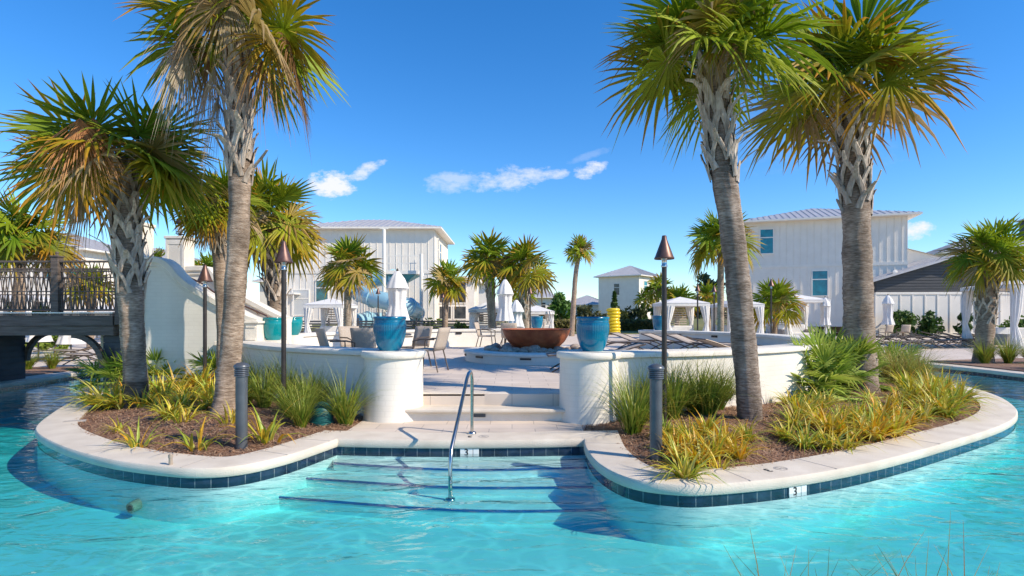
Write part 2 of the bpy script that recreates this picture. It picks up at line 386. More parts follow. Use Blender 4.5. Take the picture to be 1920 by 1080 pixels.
seg_bank = [(0, 2.3), (4.5, 2.7), (8, 4.4), (10.8, 7.4), (12.4, 10.6), (12.95, 14), (12.75, 17.2), (11.8, 20), (9.6, 23), (5.5, 25.8), (.5, 26.6), (-4.5, 25.6), (-8.4, 22.4), (-10.4, 18.6), (-11.3, 15.2), (-11.25, 13.6), (-10.95, 11.6), (-10.5, 9.3), (-9.6, 7), (-7.6, 4.6), (-4.5, 2.8)]
bank = [tuple(p) for p in catmull(seg_bank, 7, True)]
A_isl = np.array(isl); A_bank = np.array(bank)
def inside(poly, X, Y):
    P = np.asarray(poly); x0 = P[:, 0]; y0 = P[:, 1]; x1 = np.roll(x0, -1); y1 = np.roll(y0, -1)
    X = np.asarray(X)[..., None]; Y = np.asarray(Y)[..., None]
    c = ((y0 > Y) != (y1 > Y)) & (X < (x1-x0)*(Y-y0)/(y1-y0+1e-12)+x0)
    return (c.sum(-1) % 2) == 1
def pdist(poly, X, Y):
    P = np.asarray(poly); A = P; B = np.roll(P, -1, axis=0); d = B-A
    X = np.asarray(X)[..., None]; Y = np.asarray(Y)[..., None]
    t = ((X-A[:, 0])*d[:, 0]+(Y-A[:, 1])*d[:, 1])/(d[:, 0]**2+d[:, 1]**2+1e-12); t = np.clip(t, 0, 1)
    return np.sqrt((X-A[:, 0]-t*d[:, 0])**2+(Y-A[:, 1]-t*d[:, 1])**2).min(-1)

CW = .42
nose = [(.10, -.105), (.0, -.105), (-.018, -.102), (-.028, -.09), (-.03, -.055), (-.028, -.02), (-.016, -.005), (.01, 0)]
m = MB(); m.sweep(isl, nose+[(CW, 0), (CW, -.12)]); tag(m.build('island_coping', M_coping, smooth='auto'), kind='structure', label='pale cast stone coping edging the planted island')
m = MB(); m.sweep(isl, [(0, -.21), (0, -.10)]); tag(m.build('island_waterline_tile', M_tile, smooth=True), kind='structure')
m = MB(); m.sweep(isl, [(-.004, FLOOR-.1), (-.004, -.208)]);  tag(m.build('island_pool_wall', M_plaster, smooth='auto'), kind='structure')
rb = bank[::-1]
m = MB(); m.sweep(rb, nose+[(.5, 0), (.5, -.12)]); tag(m.build('bank_coping', M_coping, smooth='auto'), kind='structure')
m = MB(); m.sweep(rb, [(0, -.21), (0, -.10)]); tag(m.build('bank_waterline_tile', M_tile, smooth=True), kind='structure')
m = MB(); m.sweep(rb, [(-.004, FLOOR-.1), (-.004, -.208)]); tag(m.build('bank_pool_wall', M_plaster, smooth=True), kind='structure')
m = MB(); m.box(-15, 15, .5, 29, FLOOR-.3, FLOOR); tag(m.build('pool_floor', M_plaster), kind='structure')
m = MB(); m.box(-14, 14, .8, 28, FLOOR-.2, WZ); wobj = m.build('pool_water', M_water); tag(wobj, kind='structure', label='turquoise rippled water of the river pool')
# ground: paving sheet with the basin cut out, out to the horizon
def sheet_hole(name, outer, hole, z, mt):
    tris = tessellate_polygon([[Vector((*p, 0)) for p in outer], [Vector((*p, 0)) for p in hole]]); al = outer+hole
    mm = MB(); i = [mm.vert((p[0], p[1], z)) for p in al]
    for t_ in tris: mm.face([i[k] for k in t_] if tri_ccw([al[k] for k in t_]) else [i[k] for k in t_][::-1])
    return mm.build(name, mt)
nb = normals2(rb); hole = [(p[0]+n_[0]*.45, p[1]+n_[1]*.45) for p, n_ in zip(rb, nb)]
tag(sheet_hole('ground_paving', [(-60, -12), (60, -12), (60, 60), (-60, 60)], hole, -.006, M_paver), kind='structure')
tag(sheet_hole('ground', [(-2500, -1500), (2500, -1500), (2500, 3500), (-2500, 3500)], [(-59, 59), (59, 59), (59, -11), (-59, -11)], -.02, M_lawn), kind='structure')
m = MB(); m.box(-2, 60, 44, 60.5, -.06, .02); m.box(-60, -16, 44, 60.5, -.06, .02); tag(m.build('lawn', M_lawn), kind='structure')

# entry steps under the water: treads with blue nosings
deck_poly = [(-2.14, 7.28), (.92, 7.30), (.98, 8.75), (-2.1, 8.75)]
m = MB(); m.prism(deck_poly, -.1, -.0035); tag(m.build('entry_deck', M_paver), kind='structure')
treads = [((626, 868), (860, 880), (1102, 876), -.24), ((572, 896), (850, 913), (1118, 912), -.33), ((520, 931), (860, 956), (1150, 955), -.425)]
steps_root = empty('pool_entry_steps', (0, 0, 0), 0, 'three submerged entry steps edged in blue tile below the front coping', 'pool steps')
for (a, b, c, z) in treads:
    pa, pb, pc = gp(*a, z), gp(*b, z), gp(*c, z)
    fr_ = [tuple(p) for p in catmull([pa.xy, pb.xy, pc.xy], 8)]
    poly = fr_+[(pc.x+.02, 6.98), (-2.2, 6.98)]
    mm = MB(); mm.prism(poly, FLOOR-.05, z); mm.build('tread', M_plaster, steps_root)
    mm = MB(); mm.sweep(fr_, [(-.006, z-.016), (-.006, z+.004), (.016, z+.004)], closed=False, cap=False); mm.build('nosing_tile', M_bluetile, steps_root, smooth='auto')

# ------------------------------------------------------------ plaza: circular walls, raised deck, steps
PC = (.45, 14.8); PR = 6.6; WT = .97; DZ = .34
def arc(a0, a1, r, n=60): return [(PC[0]+r*math.cos(R(a0+(a1-a0)*k/n)), PC[1]+r*math.sin(R(a0+(a1-a0)*k/n))) for k in range(n+1)]
def ringwall(a0, a1, name, label):
    root = empty(name, (0, 0, 0), 0, label, 'wall')
    p = arc(a0, a1, PR+.22)   # CCW travel: inward normal points to the centre
    mm = MB(); mm.sweep(p, [(0, -.1), (0, WT-.09), (.44, WT-.09), (.44, .3)], closed=False); mm.build('wall', M_brick, root, smooth='auto')
    mm = MB(); p2 = arc(a0-.15, a1+.15, PR+.22)
    mm.sweep(p2, [(-.02, WT-.088), (-.05, WT-.075), (-.055, WT-.03), (-.045, WT-.008), (-.02, WT), (.46, WT), (.485, WT-.01), (.49, WT-.05), (.48, WT-.088)], closed=False); mm.build('cap', M_cap, root, smooth='auto')
    return root
w1 = ringwall(-151.5, -108, 'curved_wall', 'low white brick wall curving from left pedestal back to teal urn')
w2 = ringwall(-275.5, -180.5, 'curved_wall', 'far white curved wall behind the dining chairs')
w3 = ringwall(-84.5, 51.4, 'curved_wall', 'long white curved wall sweeping round the lounge chairs at right')
# small louvred lights under the wall caps
def wall_light(px_ang, r, z, inner, parent):
    a = R(px_ang); c = Vector((PC[0]+r*math.cos(a), PC[1]+r*math.sin(a), z)); mt = Matrix.Translation(c) @ Matrix.Rotation(a+math.pi/2, 4, 'Z')
    mm = MB(); mm.box(-.11, .11, -.02, .02, -.03, .03, mt)
    for k in (-1, 0, 1): mm.box(-.11, .11, -.03, .03, k*.02-.004, k*.02+.004, mt)
    return mm.build('wall_light', M_dark, parent)
for a_ in (10, 25, 38): wall_light(a_, PR-.235, .83, True, w3)
wall_light(112, PR-.235, .83, True, w2); wall_light(135, PR-.235, .83, True, w2)
wall_light(-128, PR-.235, .83, True, w1)
# pedestals
for (x, y, lab) in ((-1.73, 8.33, 'round white brick pedestal left of the entry steps'), (1.11, 8.2, 'round white brick pedestal right of the entry steps')):
    root = empty('pedestal', (x, y, 0), 0, lab, 'pedestal', 'pedestals beside the entry steps')
    mm = MB(); mm.lathe([(.455, -.1), (.43, .05), (.42, WT-.09)], seg=48, tx=True); mm.build('shaft', M_brick, root, smooth=True)
    mm = MB(); mm.lathe([(.40, WT-.09), (.455, WT-.088), (.468, WT-.07), (.468, WT-.02), (.455, WT+.004), (.001, WT+.004)], seg=48); mm.build('cap', M_cap, root, smooth='auto')
# left link wall to the stairs, stair opening piers
root = empty('link_wall', (0, 0, 0), 0, 'short white wall joining the stair parapet to the curved wall under teal urn', 'wall')
mm = MB(); mm.beam((-5.95, 11.62, .4), (-5.25, 11.75, .4), .4, .98); mm.build('wall', M_stucco, root)
mm = MB(); mm.beam((-6.0, 11.6, .925), (-5.1, 11.77, .925), .48, .085); mm.build('cap', M_cap, root, bevel=.012)
# plaza deck and steps
dk = arc(-180, 180, PR-.1, 90)[:-1]
m = MB(); m.prism(dk, -.05, DZ); tag(m.build('plaza_deck', M_paver, smooth='auto'), kind='structure')
m = MB(); m.box(-1.40, .74, 8.36, 8.9, 0, DZ-.003); tag(m.build('deck_threshold', M_paver), kind='structure')
st = empty('plaza_steps', (0, 0, 0), 0, 'two broad pale stone steps rising from pool deck to plaza', 'steps')
m = MB(); m.box(-1.80, .92, 8.05, 8.7, -.02, .12); m.build('riser', M_stucco, st)
m = MB(); m.box(-1.84, .96, 7.97, 8.6, .122, .172); m.build('tread', M_coping, st, bevel=.015)
m = MB(); m.box(-1.47, .72, 8.42, 8.7, .174, .29); m.build('riser', M_stucco, st)
m = MB(); m.box(-1.50, .75, 8.36, 8.72, .292, .346); m.build('tread', M_coping, st, bevel=.015)
for (x, y, z) in ((-.40, 8.415, .235), (-.46, 8.045, .075)):
    m = MB(); m.box(x-.085, x+.085, y-.012, y+.02, z-.022, z+.022)
    for k in (-1, 0, 1): m.box(x-.085, x+.085, y-.02, y, z+k*.015-.003, z+k*.015+.003)
    m.build('step_light', M_bollard, st)

# fire feature: ring wall, stones, bowl
FC = Vector((.63, 14.8, DZ))
fr = empty('fire_pit_ring', FC, 0, 'low round white curb ring around rusty fire bowl', 'fire pit')
m = MB(); m.lathe([(1.84, 0), (1.84, .19), (1.40, .19), (1.40, 0)], seg=72, tx=True); m.build('curb', M_brick, fr, smooth='auto')
m = MB(); m.lathe([(1.85, .192), (1.885, .20), (1.885, .25), (1.86, .265), (1.38, .265), (1.36, .25), (1.36, .192), (1.85, .192)], seg=72); m.build('cap', M_cap, fr, smooth='auto')
for a_ in (-100, -60, -140, -170):
    mt = Matrix.Rotation(R(a_), 4, 'Z') @ Matrix.Translation((1.845, 0, .145)) @ Matrix.Rotation(math.pi/2, 4, 'Z')
    m = MB(); m.box(-.13, .13, -.015, .02, -.022, .022, mt); m.build('curb_light', M_dark, fr)
m = MB(); m.lathe([(.001, .17), (1.40, .17)], seg=48); m.build('gravel_bed', M_soil, fr)
bowl = empty('fire_bowl', FC+Vector((0, 0, .19)), 0, 'wide rust red steel fire bowl standing on stones', 'fire bowl')
prof = [(.28, 0), (.42, .03), (.60, .14), (.74, .28), (.84, .45), (.875, .56), (.885, .585), (.905, .59), (.90, .60), (.86, .60), (.82, .46), (.70, .28), (.4, .1), (.001, .06)]
m = MB(); m.lathe(prof, seg=64, cap=False); m.build('bowl', M_rust, bowl, smooth=True)
m = MB(); m.lathe([(.001, .46), (.8, .45)], seg=40); m.build('lava_rock_fill', M_soil, bowl)
m = MB(); m.lathe([(.33, -.08), (.33, .02), (.28, .02)], seg=32); m.build('foot', M_rust, bowl)
def rock_mesh(seed):
    r_ = random.Random(seed); bm = bmesh.new(); bmesh.ops.create_icosphere(bm, subdivisions=2, radius=1)
    for v_ in bm.verts: v_.co *= 1+.25*noise.noise(v_.co*1.3+Vector((seed*7, 0, 0)))
    me = bpy.data.meshes.new('river_rock'); bm.to_mesh(me); bm.free(); me.materials.append(M_rock); me.shade_smooth(); return me
rocks = [rock_mesh(k) for k in range(5)]
for k in range(64):
    a_ = rnd.uniform(0, 6.283); r_ = rnd.uniform(.5, 1.28); o = bpy.data.objects.new('river_rock', rocks[k % 5]); col.objects.link(o)
    s_ = rnd.uniform(.08, .16); o.scale = (s_*1.3, s_, s_*.75); o.rotation_euler = (rnd.uniform(-.3, .3), 0, rnd.uniform(0, 6)); o.location = FC+Vector((r_*math.cos(a_), r_*math.sin(a_), (.18+.03*rnd.random())+s_*.55))
    tag(o, 'tan river stone lying inside the fire pit ring around the rusty bowl', 'stone', 'river stones in the fire pit')

# ------------------------------------------------------------ beds: mulch ground and pine straw
GS = .11
xs = np.arange(-9, 10.2, GS); ys = np.arange(4.9, 23.6, GS); GX, GY = np.meshgrid(xs, ys)
def mulch_z(X, Y):
    X = np.asarray(X, float); Y = np.asarray(Y, float)
    ins = inside(isl, X, Y); d = pdist(isl, X, Y)
    h = np.where(ins, np.clip((d-CW)/1.3, 0, 1), 0); h = h*h*(3-2*h)
    z = -.035+.13*h+.012*np.sin(X*5.1+Y*2.3)*np.sin(Y*4.7-X)
    z = np.where(ins & (d > CW-.06), z, -.3)
    indeck = (X > -2.12) & (X < .97) & (Y < 8.8)
    ddk = np.maximum(np.maximum(-2.12-X, X-.97), 0); z = np.where((Y < 8.8) & (ddk < .6), np.minimum(z, -.03+.1*ddk), z)
    z = np.where(indeck, -.3, z)
    return z
chunks = []
for r0 in range(0, GY.shape[0], 20): chunks.append(mulch_z(GX[r0:r0+20], GY[r0:r0+20]))
GZ = np.vstack(chunks)
m = MB(); ny_, nx_ = GX.shape; idx = -np.ones((ny_, nx_), int)
for j in range(ny_-1):
    for i in range(nx_-1):
        q = [(j, i), (j, i+1), (j+1, i+1), (j+1, i)]
        if sum(GZ[a] > -.2 for a in q) >= 1 and math.hypot(GX[j, i]-PC[0], GY[j, i]-PC[1]) > PR-.3:
            ii = []
            for a in q:
                if idx[a] < 0: idx[a] = m.vert((GX[a], GY[a], GZ[a]))
                ii.append(int(idx[a]))
            m.face(ii)
tag(m.build('mulch_ground', M_mulchbase, smooth=True), kind='structure', label='brown mulch ground of the planted island beds')
def hz(x, y): return float(mulch_z(np.array([x]), np.array([y]))[0])
# straw
def straw(name, pts, zf, lab):
    mm = MB(); r_ = random.Random(3)
    for (x, y) in pts:
        a = r_.uniform(0, 6.283); ln = r_.uniform(.09, .20); z = zf(x, y)+.004
        c = r_.choice([(.46, .28, .17), (.36, .20, .12), (.55, .38, .25), (.24, .13, .08), (.42, .22, .12)])
        dx, dy = math.cos(a), math.sin(a); nx2, ny2 = -dy*.0035, dx*.0035; b = r_.uniform(-.03, .03); hz_ = r_.uniform(.004, .035)
        p0 = (x-dx*ln/2, y-dy*ln/2, z+r_.uniform(0, .012)); p1 = (x+ny2*b*900*.1-dy*b, y+dx*b, z+hz_); p2 = (x+dx*ln/2, y+dy*ln/2, z+r_.uniform(0, .02))
        i = [mm.vert((p[0]+sg*nx2, p[1]+sg*ny2, p[2]), c) for p in (p0, p1, p2) for sg in (-1, 1)]
        mm.face((i[0], i[2], i[3], i[1])); mm.face((i[2], i[4], i[5], i[3]))
    return tag(mm.build(name, M_straw), kind='stuff', label=lab, cat='pine straw')
cand = []
while len(cand) < 26000:
    n_ = 4000; X = np.array([rnd.uniform(-8.2, 9.4) for _ in range(n_)]); Y = np.array([rnd.uniform(5.3, 13) for _ in range(n_)])
    z = mulch_z(X, Y); keep = (z > -.2) & (np.hypot(X-PC[0], Y-PC[1]) > PR+.25)
    p_ = np.clip(1.25-(Y-5.5)/8, .25, 1); keep &= np.array([rnd.random() for _ in range(n_)]) < p_
    cand += [(x, y) for x, y, k in zip(X, Y, keep) if k]
ZC = {}
arrc = np.array(cand); zz = np.concatenate([mulch_z(arrc[k:k+4000, 0], arrc[k:k+4000, 1]) for k in range(0, len(arrc), 4000)])
zmap = {c: z_ for c, z_ in zip(cand, zz)}
straw('pine_straw', cand, lambda x, y: max(zmap[(x, y)], -.03), 'loose brown pine needles covering the beds')
# far bank beds
rb_bed = [(13.5, 13.2), (17.5, 13), (24, 17), (24, 20), (17, 19.3), (13.3, 18.2)]
m = MB(); m.prism(rb_bed, -.1, .03); tag(m.build('far_bank_mulch', M_mulchbase), kind='structure')
m = MB(); m.prism([(-16.5, 13.2), (-11.9, 12.9), (-11.75, 15.2), (-12.1, 16.1), (-16.5, 16.3)], -.1, .02); tag(m.build('bridge_bank_mulch', M_mulchbase), kind='structure')
m = MB(); m.prism([(-3, 1.75), (-3, .3), (6, .3), (5, 2.05), (2.5, 1.8)], -.1, .02); tag(m.build('near_bank_mulch', M_mulchbase), kind='structure')

# ------------------------------------------------------------ palms
def lerp(a, b, t): return tuple(a[k]+(b[k]-a[k])*t for k in range(3))
GREEN = (.11, .23, .012); GREEN2 = (.32, .42, .02); YEL = (.50, .36, .03); ORA = (.55, .20, .02); TAN = (.46, .33, .20); BRN = (.34, .18, .08); GREYT = (.55, .46, .36)
def frond(mb, base, az, el, pl, Rr, r_, c0, c1, nseg=30, spread=140, droop=.25, vf=.25, hang=False, tipamt=1.0, arch=.35, pc=None, pitch=0, rollv=.35):
    h = Vector((math.cos(az), math.sin(az), 0)); S = Vector((-h.y, h.x, 0)); up = Vector((0, 0, 1))
    pts = []; sag = .35
    for k in range(5):
        t = k/4; pts.append(base+h*(pl*t*math.cos(el))+up*(pl*t*math.sin(el)-pl*sag*t*t*(.4+.6*math.cos(el))))
    T = (pts[-1]-pts[-2]).normalized()
    if hang: T = (h*.22+Vector((0, 0, -1))+S*r_.uniform(-.15, .15)).normalized()
    mb.tube(pts, [.020, .014, .012, .010, .009] if Rr > .5 else [.012]*5, seg=4, cap=False, cols=[pc or lerp(c0, (.3, .32, .08), .5)]*5)
    E = pts[-1]
    if not hang:
        Nn = S.cross(T).normalized(); Nn = -Nn if Nn.z < 0 else Nn; T = (T*math.cos(pitch)-Nn*math.sin(pitch)).normalized()
    Nn = S.cross(T).normalized()
    if not hang and S.cross(T).dot(Vector((0, 0, 1))) < -.01: Nn = -Nn
    roll = r_.uniform(-rollv, rollv); S2 = S*math.cos(roll)+Nn*math.sin(roll); Nn = Nn*math.cos(roll)-S*math.sin(roll)
    smax = R(spread); dth = 2*smax/(nseg-1)
    torn = r_.randrange(nseg) if r_.random() < .5 else -9
    for i in range(nseg):
        if r_.random() < .05 or abs(i-torn) < 1: continue
        th = -smax+dth*i+r_.uniform(-.035, .035)
        Ls = Rr*(.66+.34*math.cos(th*.55))*r_.uniform(.9, 1.06)
        d = T*math.cos(th)+S2*math.sin(th); wv = (-T*math.sin(th)+S2*math.cos(th))
        o = E+T*(.13*Rr*(1-abs(th)/smax)); secs = ((.0, .15), (.48, 1.0), (.76, .58), (1.0, 0)) 
        rows = []; dr = droop*r_.uniform(.7, 1.35)+(.32 if r_.random() < .24 else 0); cs = r_.uniform(.8, 1.2)
        cc0 = tuple(x*cs for x in c0); cc1 = tuple(x*cs for x in c1)
        wj = math.tan(dth/2)*Ls*.48*(.98 if not hang else .7)
        for (s_, wf) in secs:
            rr = s_*Ls
            p = o+d*rr+Nn*(-arch*rr*rr/Rr+vf*abs(math.sin(th))*rr)
            p = p+Vector((0, 0, -dr*Ls*s_**2.6))
            cl = lerp(cc0, cc1, min(1, tipamt*s_**1.5))
            if wf == 0: rows.append([mb.vert(p, cl)])
            else:
                ww = wj*wf if s_ > 0 else .006
                rows.append([mb.vert(p-wv*ww-Nn*ww*.45, cl), mb.vert(p+Nn*ww*.25, cl), mb.vert(p+wv*ww-Nn*ww*.45, cl)])
        for k in range(2):
            a, b = rows[k], rows[k+1]; mb.face((a[0], a[1], b[1], b[0])); mb.face((a[1], a[2], b[2], b[1]))
        a = rows[2]; mb.face((a[0], a[1], rows[3][0])); mb.face((a[1], a[2], rows[3][0]))

def strip(mb, pts, nors, ws, th, c):
    rows = []
    n = len(pts)
    for k in range(n):
        d = (pts[min(k+1, n-1)]-pts[max(k-1, 0)]).normalized(); nn = nors[k]; sd = d.cross(nn).normalized()
        rows.append([mb.vert(pts[k]+sd*ws[k]*a+nn*th*b, c) for a, b in ((-1, 0), (-.6, 1), (.6, 1), (1, 0))])
    for k in range(n-1):
        for j in range(3): mb.face((rows[k][j], rows[k][j+1], rows[k+1][j+1], rows[k+1][j]))
    mb.face(rows[-1])

def palm(pts, rads, crownR, label, seed, nfr=30, nseg=32, boot=(None, None), ndead=3, tips=.4, deads=(), cat='palm tree', group=None, bootcol=(.54, .45, .36), bootlen=1.0, trcol=(.48, .37, .28), stain=False, dry=0., pitf=.5, elmin=-10, petf=.47, elmax=84, flare=1.15):
    """pts: trunk axis points base to top; boot: z range with leaf bases"""
    r_ = random.Random(seed); base = Vector(pts[0]); root = empty('palm_tree', base, 0, label, cat, group)
    loc = [Vector(p)-base for p in pts]
    cur = catmull(loc, 10); n = len(cur)
    rr = [.86*np.interp(k/(n-1), np.linspace(0, 1, len(rads)), rads) for k in range(n)]
    H = cur[-1].z; seg = 20 if crownR > 1.2 and base.y < 13 else 10
    # trunk
    mb = MB(); rings = []; dens = max(2, int(H/.045)) if seg == 20 else max(2, int(H/.2))
    def axis(z):
        zz_ = [c.z for c in cur]; x = np.interp(z, zz_, [c.x for c in cur]); y = np.interp(z, zz_, [c.y for c in cur]); q = np.interp(z, zz_, rr)
        return Vector((x, y, z)), float(q)
    for k in range(dens+1):
        z = -.12+(H+.12)*k/dens; c, q = axis(max(z, 0)); c.z = z
        q *= 1+(.05 if k % 2 else 0)*r_.random()+.03*math.sin(z*9+seed)
        if z < .35: q *= 1+(flare-1)*(1-z/.35)
        cs = r_.uniform(.8, 1.12); cc = tuple(x*cs for x in trcol)
        if stain and z < .42: cc = tuple(x*.32 for x in trcol)
        if boot[0] is not None and z > boot[0]-base.z+.05: cc = tuple(x*.72 for x in trcol)  # trunk colour darkened behind the leaf bases as painted shade in the gaps
        ring = []
        for j in range(seg):
            t = 2*math.pi*j/seg; nz_ = noise.noise(Vector((math.cos(t)*1.5, math.sin(t)*1.5, z*2.2+seed)))
            ring.append(mb.vert(c+Vector((math.cos(t), math.sin(t), 0))*q*(1+.07*nz_), tuple(x*(1+.6*nz_) for x in cc)))
        rings.append(ring)
    for k in range(dens):
        for j in range(seg): mb.face((rings[k][j], rings[k][(j+1) % seg], rings[k+1][(j+1) % seg], rings[k+1][j]))
    mb.build('trunk', M_trunk, root, smooth=True)
    # leaf bases
    if boot[0] is not None:
        mb = MB(); z0, z1 = boot[0]-base.z, boot[1]-base.z; S_ = crownR*bootlen*.5
        q0 = axis((z0+z1)/2)[1]; step = .055*S_/.75
        nb_ = int((z1-z0)/step*1.35)
        for k in range(nb_):
            phi = k*2.39996+r_.uniform(-.12, .12); z = z0+(z1-z0)*k/nb_; hgt = .33*S_/.75*r_.uniform(.85, 1.2); dl = .58; c_ = r_.uniform(.72, 1.2); cc = tuple(x*c_ for x in bootcol)
            def sp(ph, zz_, ex):
                a, q = axis(min(zz_, H)); a.z = zz_; nn = Vector((math.cos(ph), math.sin(ph), 0)); return a+nn*(q+ex), nn
            out_ = (.06+.20*r_.random()**2)*S_/.75; stubl = r_.uniform(.02, .17)*S_/.75; tw = r_.uniform(-.25, .25)
            W = .036*S_/.75
            W *= r_.uniform(.8, 1.35); dl *= r_.uniform(.8, 1.2)
            for sg in ((-1, 1) if r_.random() < .8 else (r_.choice((-1, 1)),)):
                a, na = sp(phi+sg*dl, z, .0); b, nb2 = sp(phi+sg*dl*.62, z+hgt*.42, .022*S_/.75); c, nc = sp(phi+sg*dl*.14, z+hgt*.85, .055*S_/.75)
                strip(mb, [a, b, c], [na, nb2, nc], [W*1.2, W, W*.95], .022*S_/.75, cc)
            a, na = sp(phi, z+hgt*.72, .045*S_/.75); b, nb2 = sp(phi+tw*.3, z+hgt+stubl*.3, .06*S_/.75+out_*.45); c, nc = sp(phi+tw, z+hgt+stubl, .05*S_/.75+out_)
            if r_.random() < .9: strip(mb, [a, b, c], [na, (nb2-Vector((0, 0, .5))).normalized(), (nc-Vector((0, 0, .7))).normalized()], [W*1.25, W*.95, W*.5], .014*S_/.75, tuple(x*1.08 for x in cc))
        mb.build('leaf_bases', M_boot, root)
    # crown
    mb = MB(); top = cur[-1]
    pl = crownR*petf; fr_ = crownR*(1-petf)*1.18
    for k in range(nfr):
        f = (k+.5)/nfr; el = R(elmax-(elmax-elmin)*f**.85)+r_.uniform(-.1, .1); az = k*2.39996+r_.uniform(-.25, .25)
        age = max(0, f-.35)/.65; g = r_.random()
        c0 = lerp(GREEN, GREEN2, r_.random()); c0 = lerp(c0, YEL, max(0, age-.55)*.9*r_.random()+dry*.5*r_.random())
        tip = lerp(c0, YEL, .25+.3*r_.random()) if g > tips*(.4+age) else lerp(YEL, ORA, r_.random())
        if f > .3 and r_.random() < .13: c0 = lerp(YEL, TAN, r_.random()); tip = lerp(BRN, TAN, r_.random())
        frond(mb, top+Vector((0, 0, -.25*f*crownR*.35)), az, el, pl*r_.uniform(.85, 1.1), fr_*r_.uniform(.88, 1.08), r_, c0, tip, nseg, spread=r_.uniform(135, 165), droop=.03+.16*f*r_.uniform(.5, 1.3), vf=r_.uniform(.05, .35), tipamt=1.15 if g < tips*(.4+age) else .8, arch=.06+.10*f, pitch=.02+pitf*f*r_.uniform(.4, 1.3), rollv=.9)
    mb.build('crown', M_leaf, root)
    # dead fronds
    for q in range(ndead):
        mb = MB(); az = r_.uniform(0, 6.283)
        frond(mb, top+Vector((0, 0, -.12)), az, R(r_.uniform(-35, -5)), pl*.75, fr_*.85, r_, lerp(TAN, BRN, r_.random()), lerp(TAN, GREYT, r_.random()), max(14, nseg//2), 62, .3, .1, hang=True, arch=.05, pc=TAN)
        mb.build('dead_frond', M_leaf, root)
    for (az, el, plf, rf, c0, c1, sp_) in deads:
        mb = MB(); frond(mb, top+Vector((0, 0, -.05)), R(az), R(el), pl*plf, fr_*rf, r_, c0, c1, max(18, nseg), sp_, .35, .12, hang=True, arch=.08, pc=TAN)
        mb.build('dead_frond', M_leaf, root)
    return root

def line(D, pl_): return [at(px, py, D+dd) if len(t) == 3 else at(t[0], t[1], D) for t in pl_ for (px, py, dd) in [(t[0], t[1], t[2] if len(t) == 3 else 0)]]
def palmpx(D, trunk, w_, crown_px, label, seed, bootpx=None, **kw):
    pts = [at(px, py, D) for px, py in trunk]; pts[0].z = 0.03 if pts[0].z < .3 else pts[0].z
    rads = [x*D/FPX/2 for x in w_]
    b = (None, None) if not bootpx else (at(0, bootpx[0], D).z, at(0, bootpx[1], D).z)
    return palm(pts, rads, crown_px*D/FPX, label, seed, boot=b, **kw)

palmpx(9.15, [(257, 765), (250, 640), (241, 500), (234, 400), (228, 296)], [46, 44, 50, 46, 40], 178, 'leaning palm in left bed with orange brown dead frond hanging in its crown', 11, (560, 325), nfr=30, nseg=36, ndead=2, tips=.45, stain=True,
       dry=.3, elmax=54, elmin=8, pitf=.36,
       deads=((-86, 36, 1.7, .95, (.58, .25, .09), (.66, .38, .18), 52), (-78, 40, 1.6, .9, (.48, .2, .07), (.6, .34, .16), 44), (170, -5, .8, .9, YEL, BRN, 80)))
palmpx(8.1, [(420, 790), (434, 640), (449, 400), (447, 240), (444, 66)], [50, 44, 44, 42, 38], 205, 'tallest palm left of centre with ragged grey dead fronds', 22, (345, 100), nfr=20, nseg=34, ndead=0, tips=.45, dry=.2, elmax=80, elmin=22, flare=1.35,
       deads=((185, 14, 1.0, 1.0, GREYT, TAN, 75), (196, 2, .85, .95, GREYT, GREYT, 60), (170, 30, 1.25, .9, BRN, GREYT, 90), (-95, 66, .95, .8, GREYT, GREYT, 40), (-78, 62, .9, .85, GREYT, YEL, 36), (-15, 15, .8, 1.0, YEL, BRN, 80), (5, 18, 1.05, 1.0, BRN, BRN, 85), (-25, -20, .6, .8, BRN, BRN, 60), (215, -50, .6, .85, GREYT, BRN, 38), (190, -70, .95, .8, GREYT, TAN, 36), (20, 30, 1.2, .85, YEL, BRN, 90), (150, 18, .9, .95, BRN, TAN, 80), (-135, 40, 1.1, .7, BRN, TAN, 50)))
palmpx(10.9, [(420, 715), (420, 600), (414, 480), (412, 388)], [30, 30, 34, 34], 84, 'shorter palm half hidden behind the tallest palm trunk', 33, (480, 395), nfr=24, nseg=28, ndead=3, tips=.7, dry=.5, deads=((-110, -10, .5, 1.0, (.5, .3, .1), TAN, 50),))
palmpx(15.2, [(519, 660), (517, 560), (508, 470), (505, 410)], [38, 36, 42, 38], 108, 'palm with crosshatched trunk standing beside the two teal urns', 44, (570, 420), nfr=26, nseg=28, ndead=1, tips=.75, dry=.35)
palmpx(7.6, [(1408, 805), (1395, 640), (1375, 450), (1357, 330), (1332, 105)], [52, 50, 50, 52, 46], 212, 'tall leaning palm nearest on the right bed with grey crosshatched upper trunk', 55, (345, 110), nfr=26, nseg=38, ndead=0, tips=.5, deads=((-70, 35, .7, .7, (.5, .3, .16), TAN, 45), (-110, 30, .5, .6, YEL, TAN, 30)), flare=1.0, bootcol=(.55, .48, .41), trcol=(.42, .34, .28), elmin=16, pitf=.20)
palmpx(10.4, [(1618, 752), (1610, 600), (1606, 420), (1600, 300), (1590, 165)], [62, 60, 54, 52, 44], 200, 'stout palm on the right bed with flared grey leaf bases', 66, (405, 172), nfr=25, nseg=36, ndead=0, tips=.85, flare=1.1, bootcol=(.55, .48, .41), trcol=(.43, .34, .27), bootlen=.9, elmax=76, elmin=12, pitf=.24)
palmpx(24, [(652, 650), (652, 575), (654, 498)], [17, 16, 16], 66, 'small palm in front of white house with orange frond tips', 77, None, nfr=24, nseg=20, ndead=2, tips=.8)
palmpx(34, [(834, 640), (836, 580), (838, 528)], [11, 11, 10], 45, 'small palm in front of the dark screened porch', 88, None, nfr=20, nseg=16, ndead=2, tips=.7)
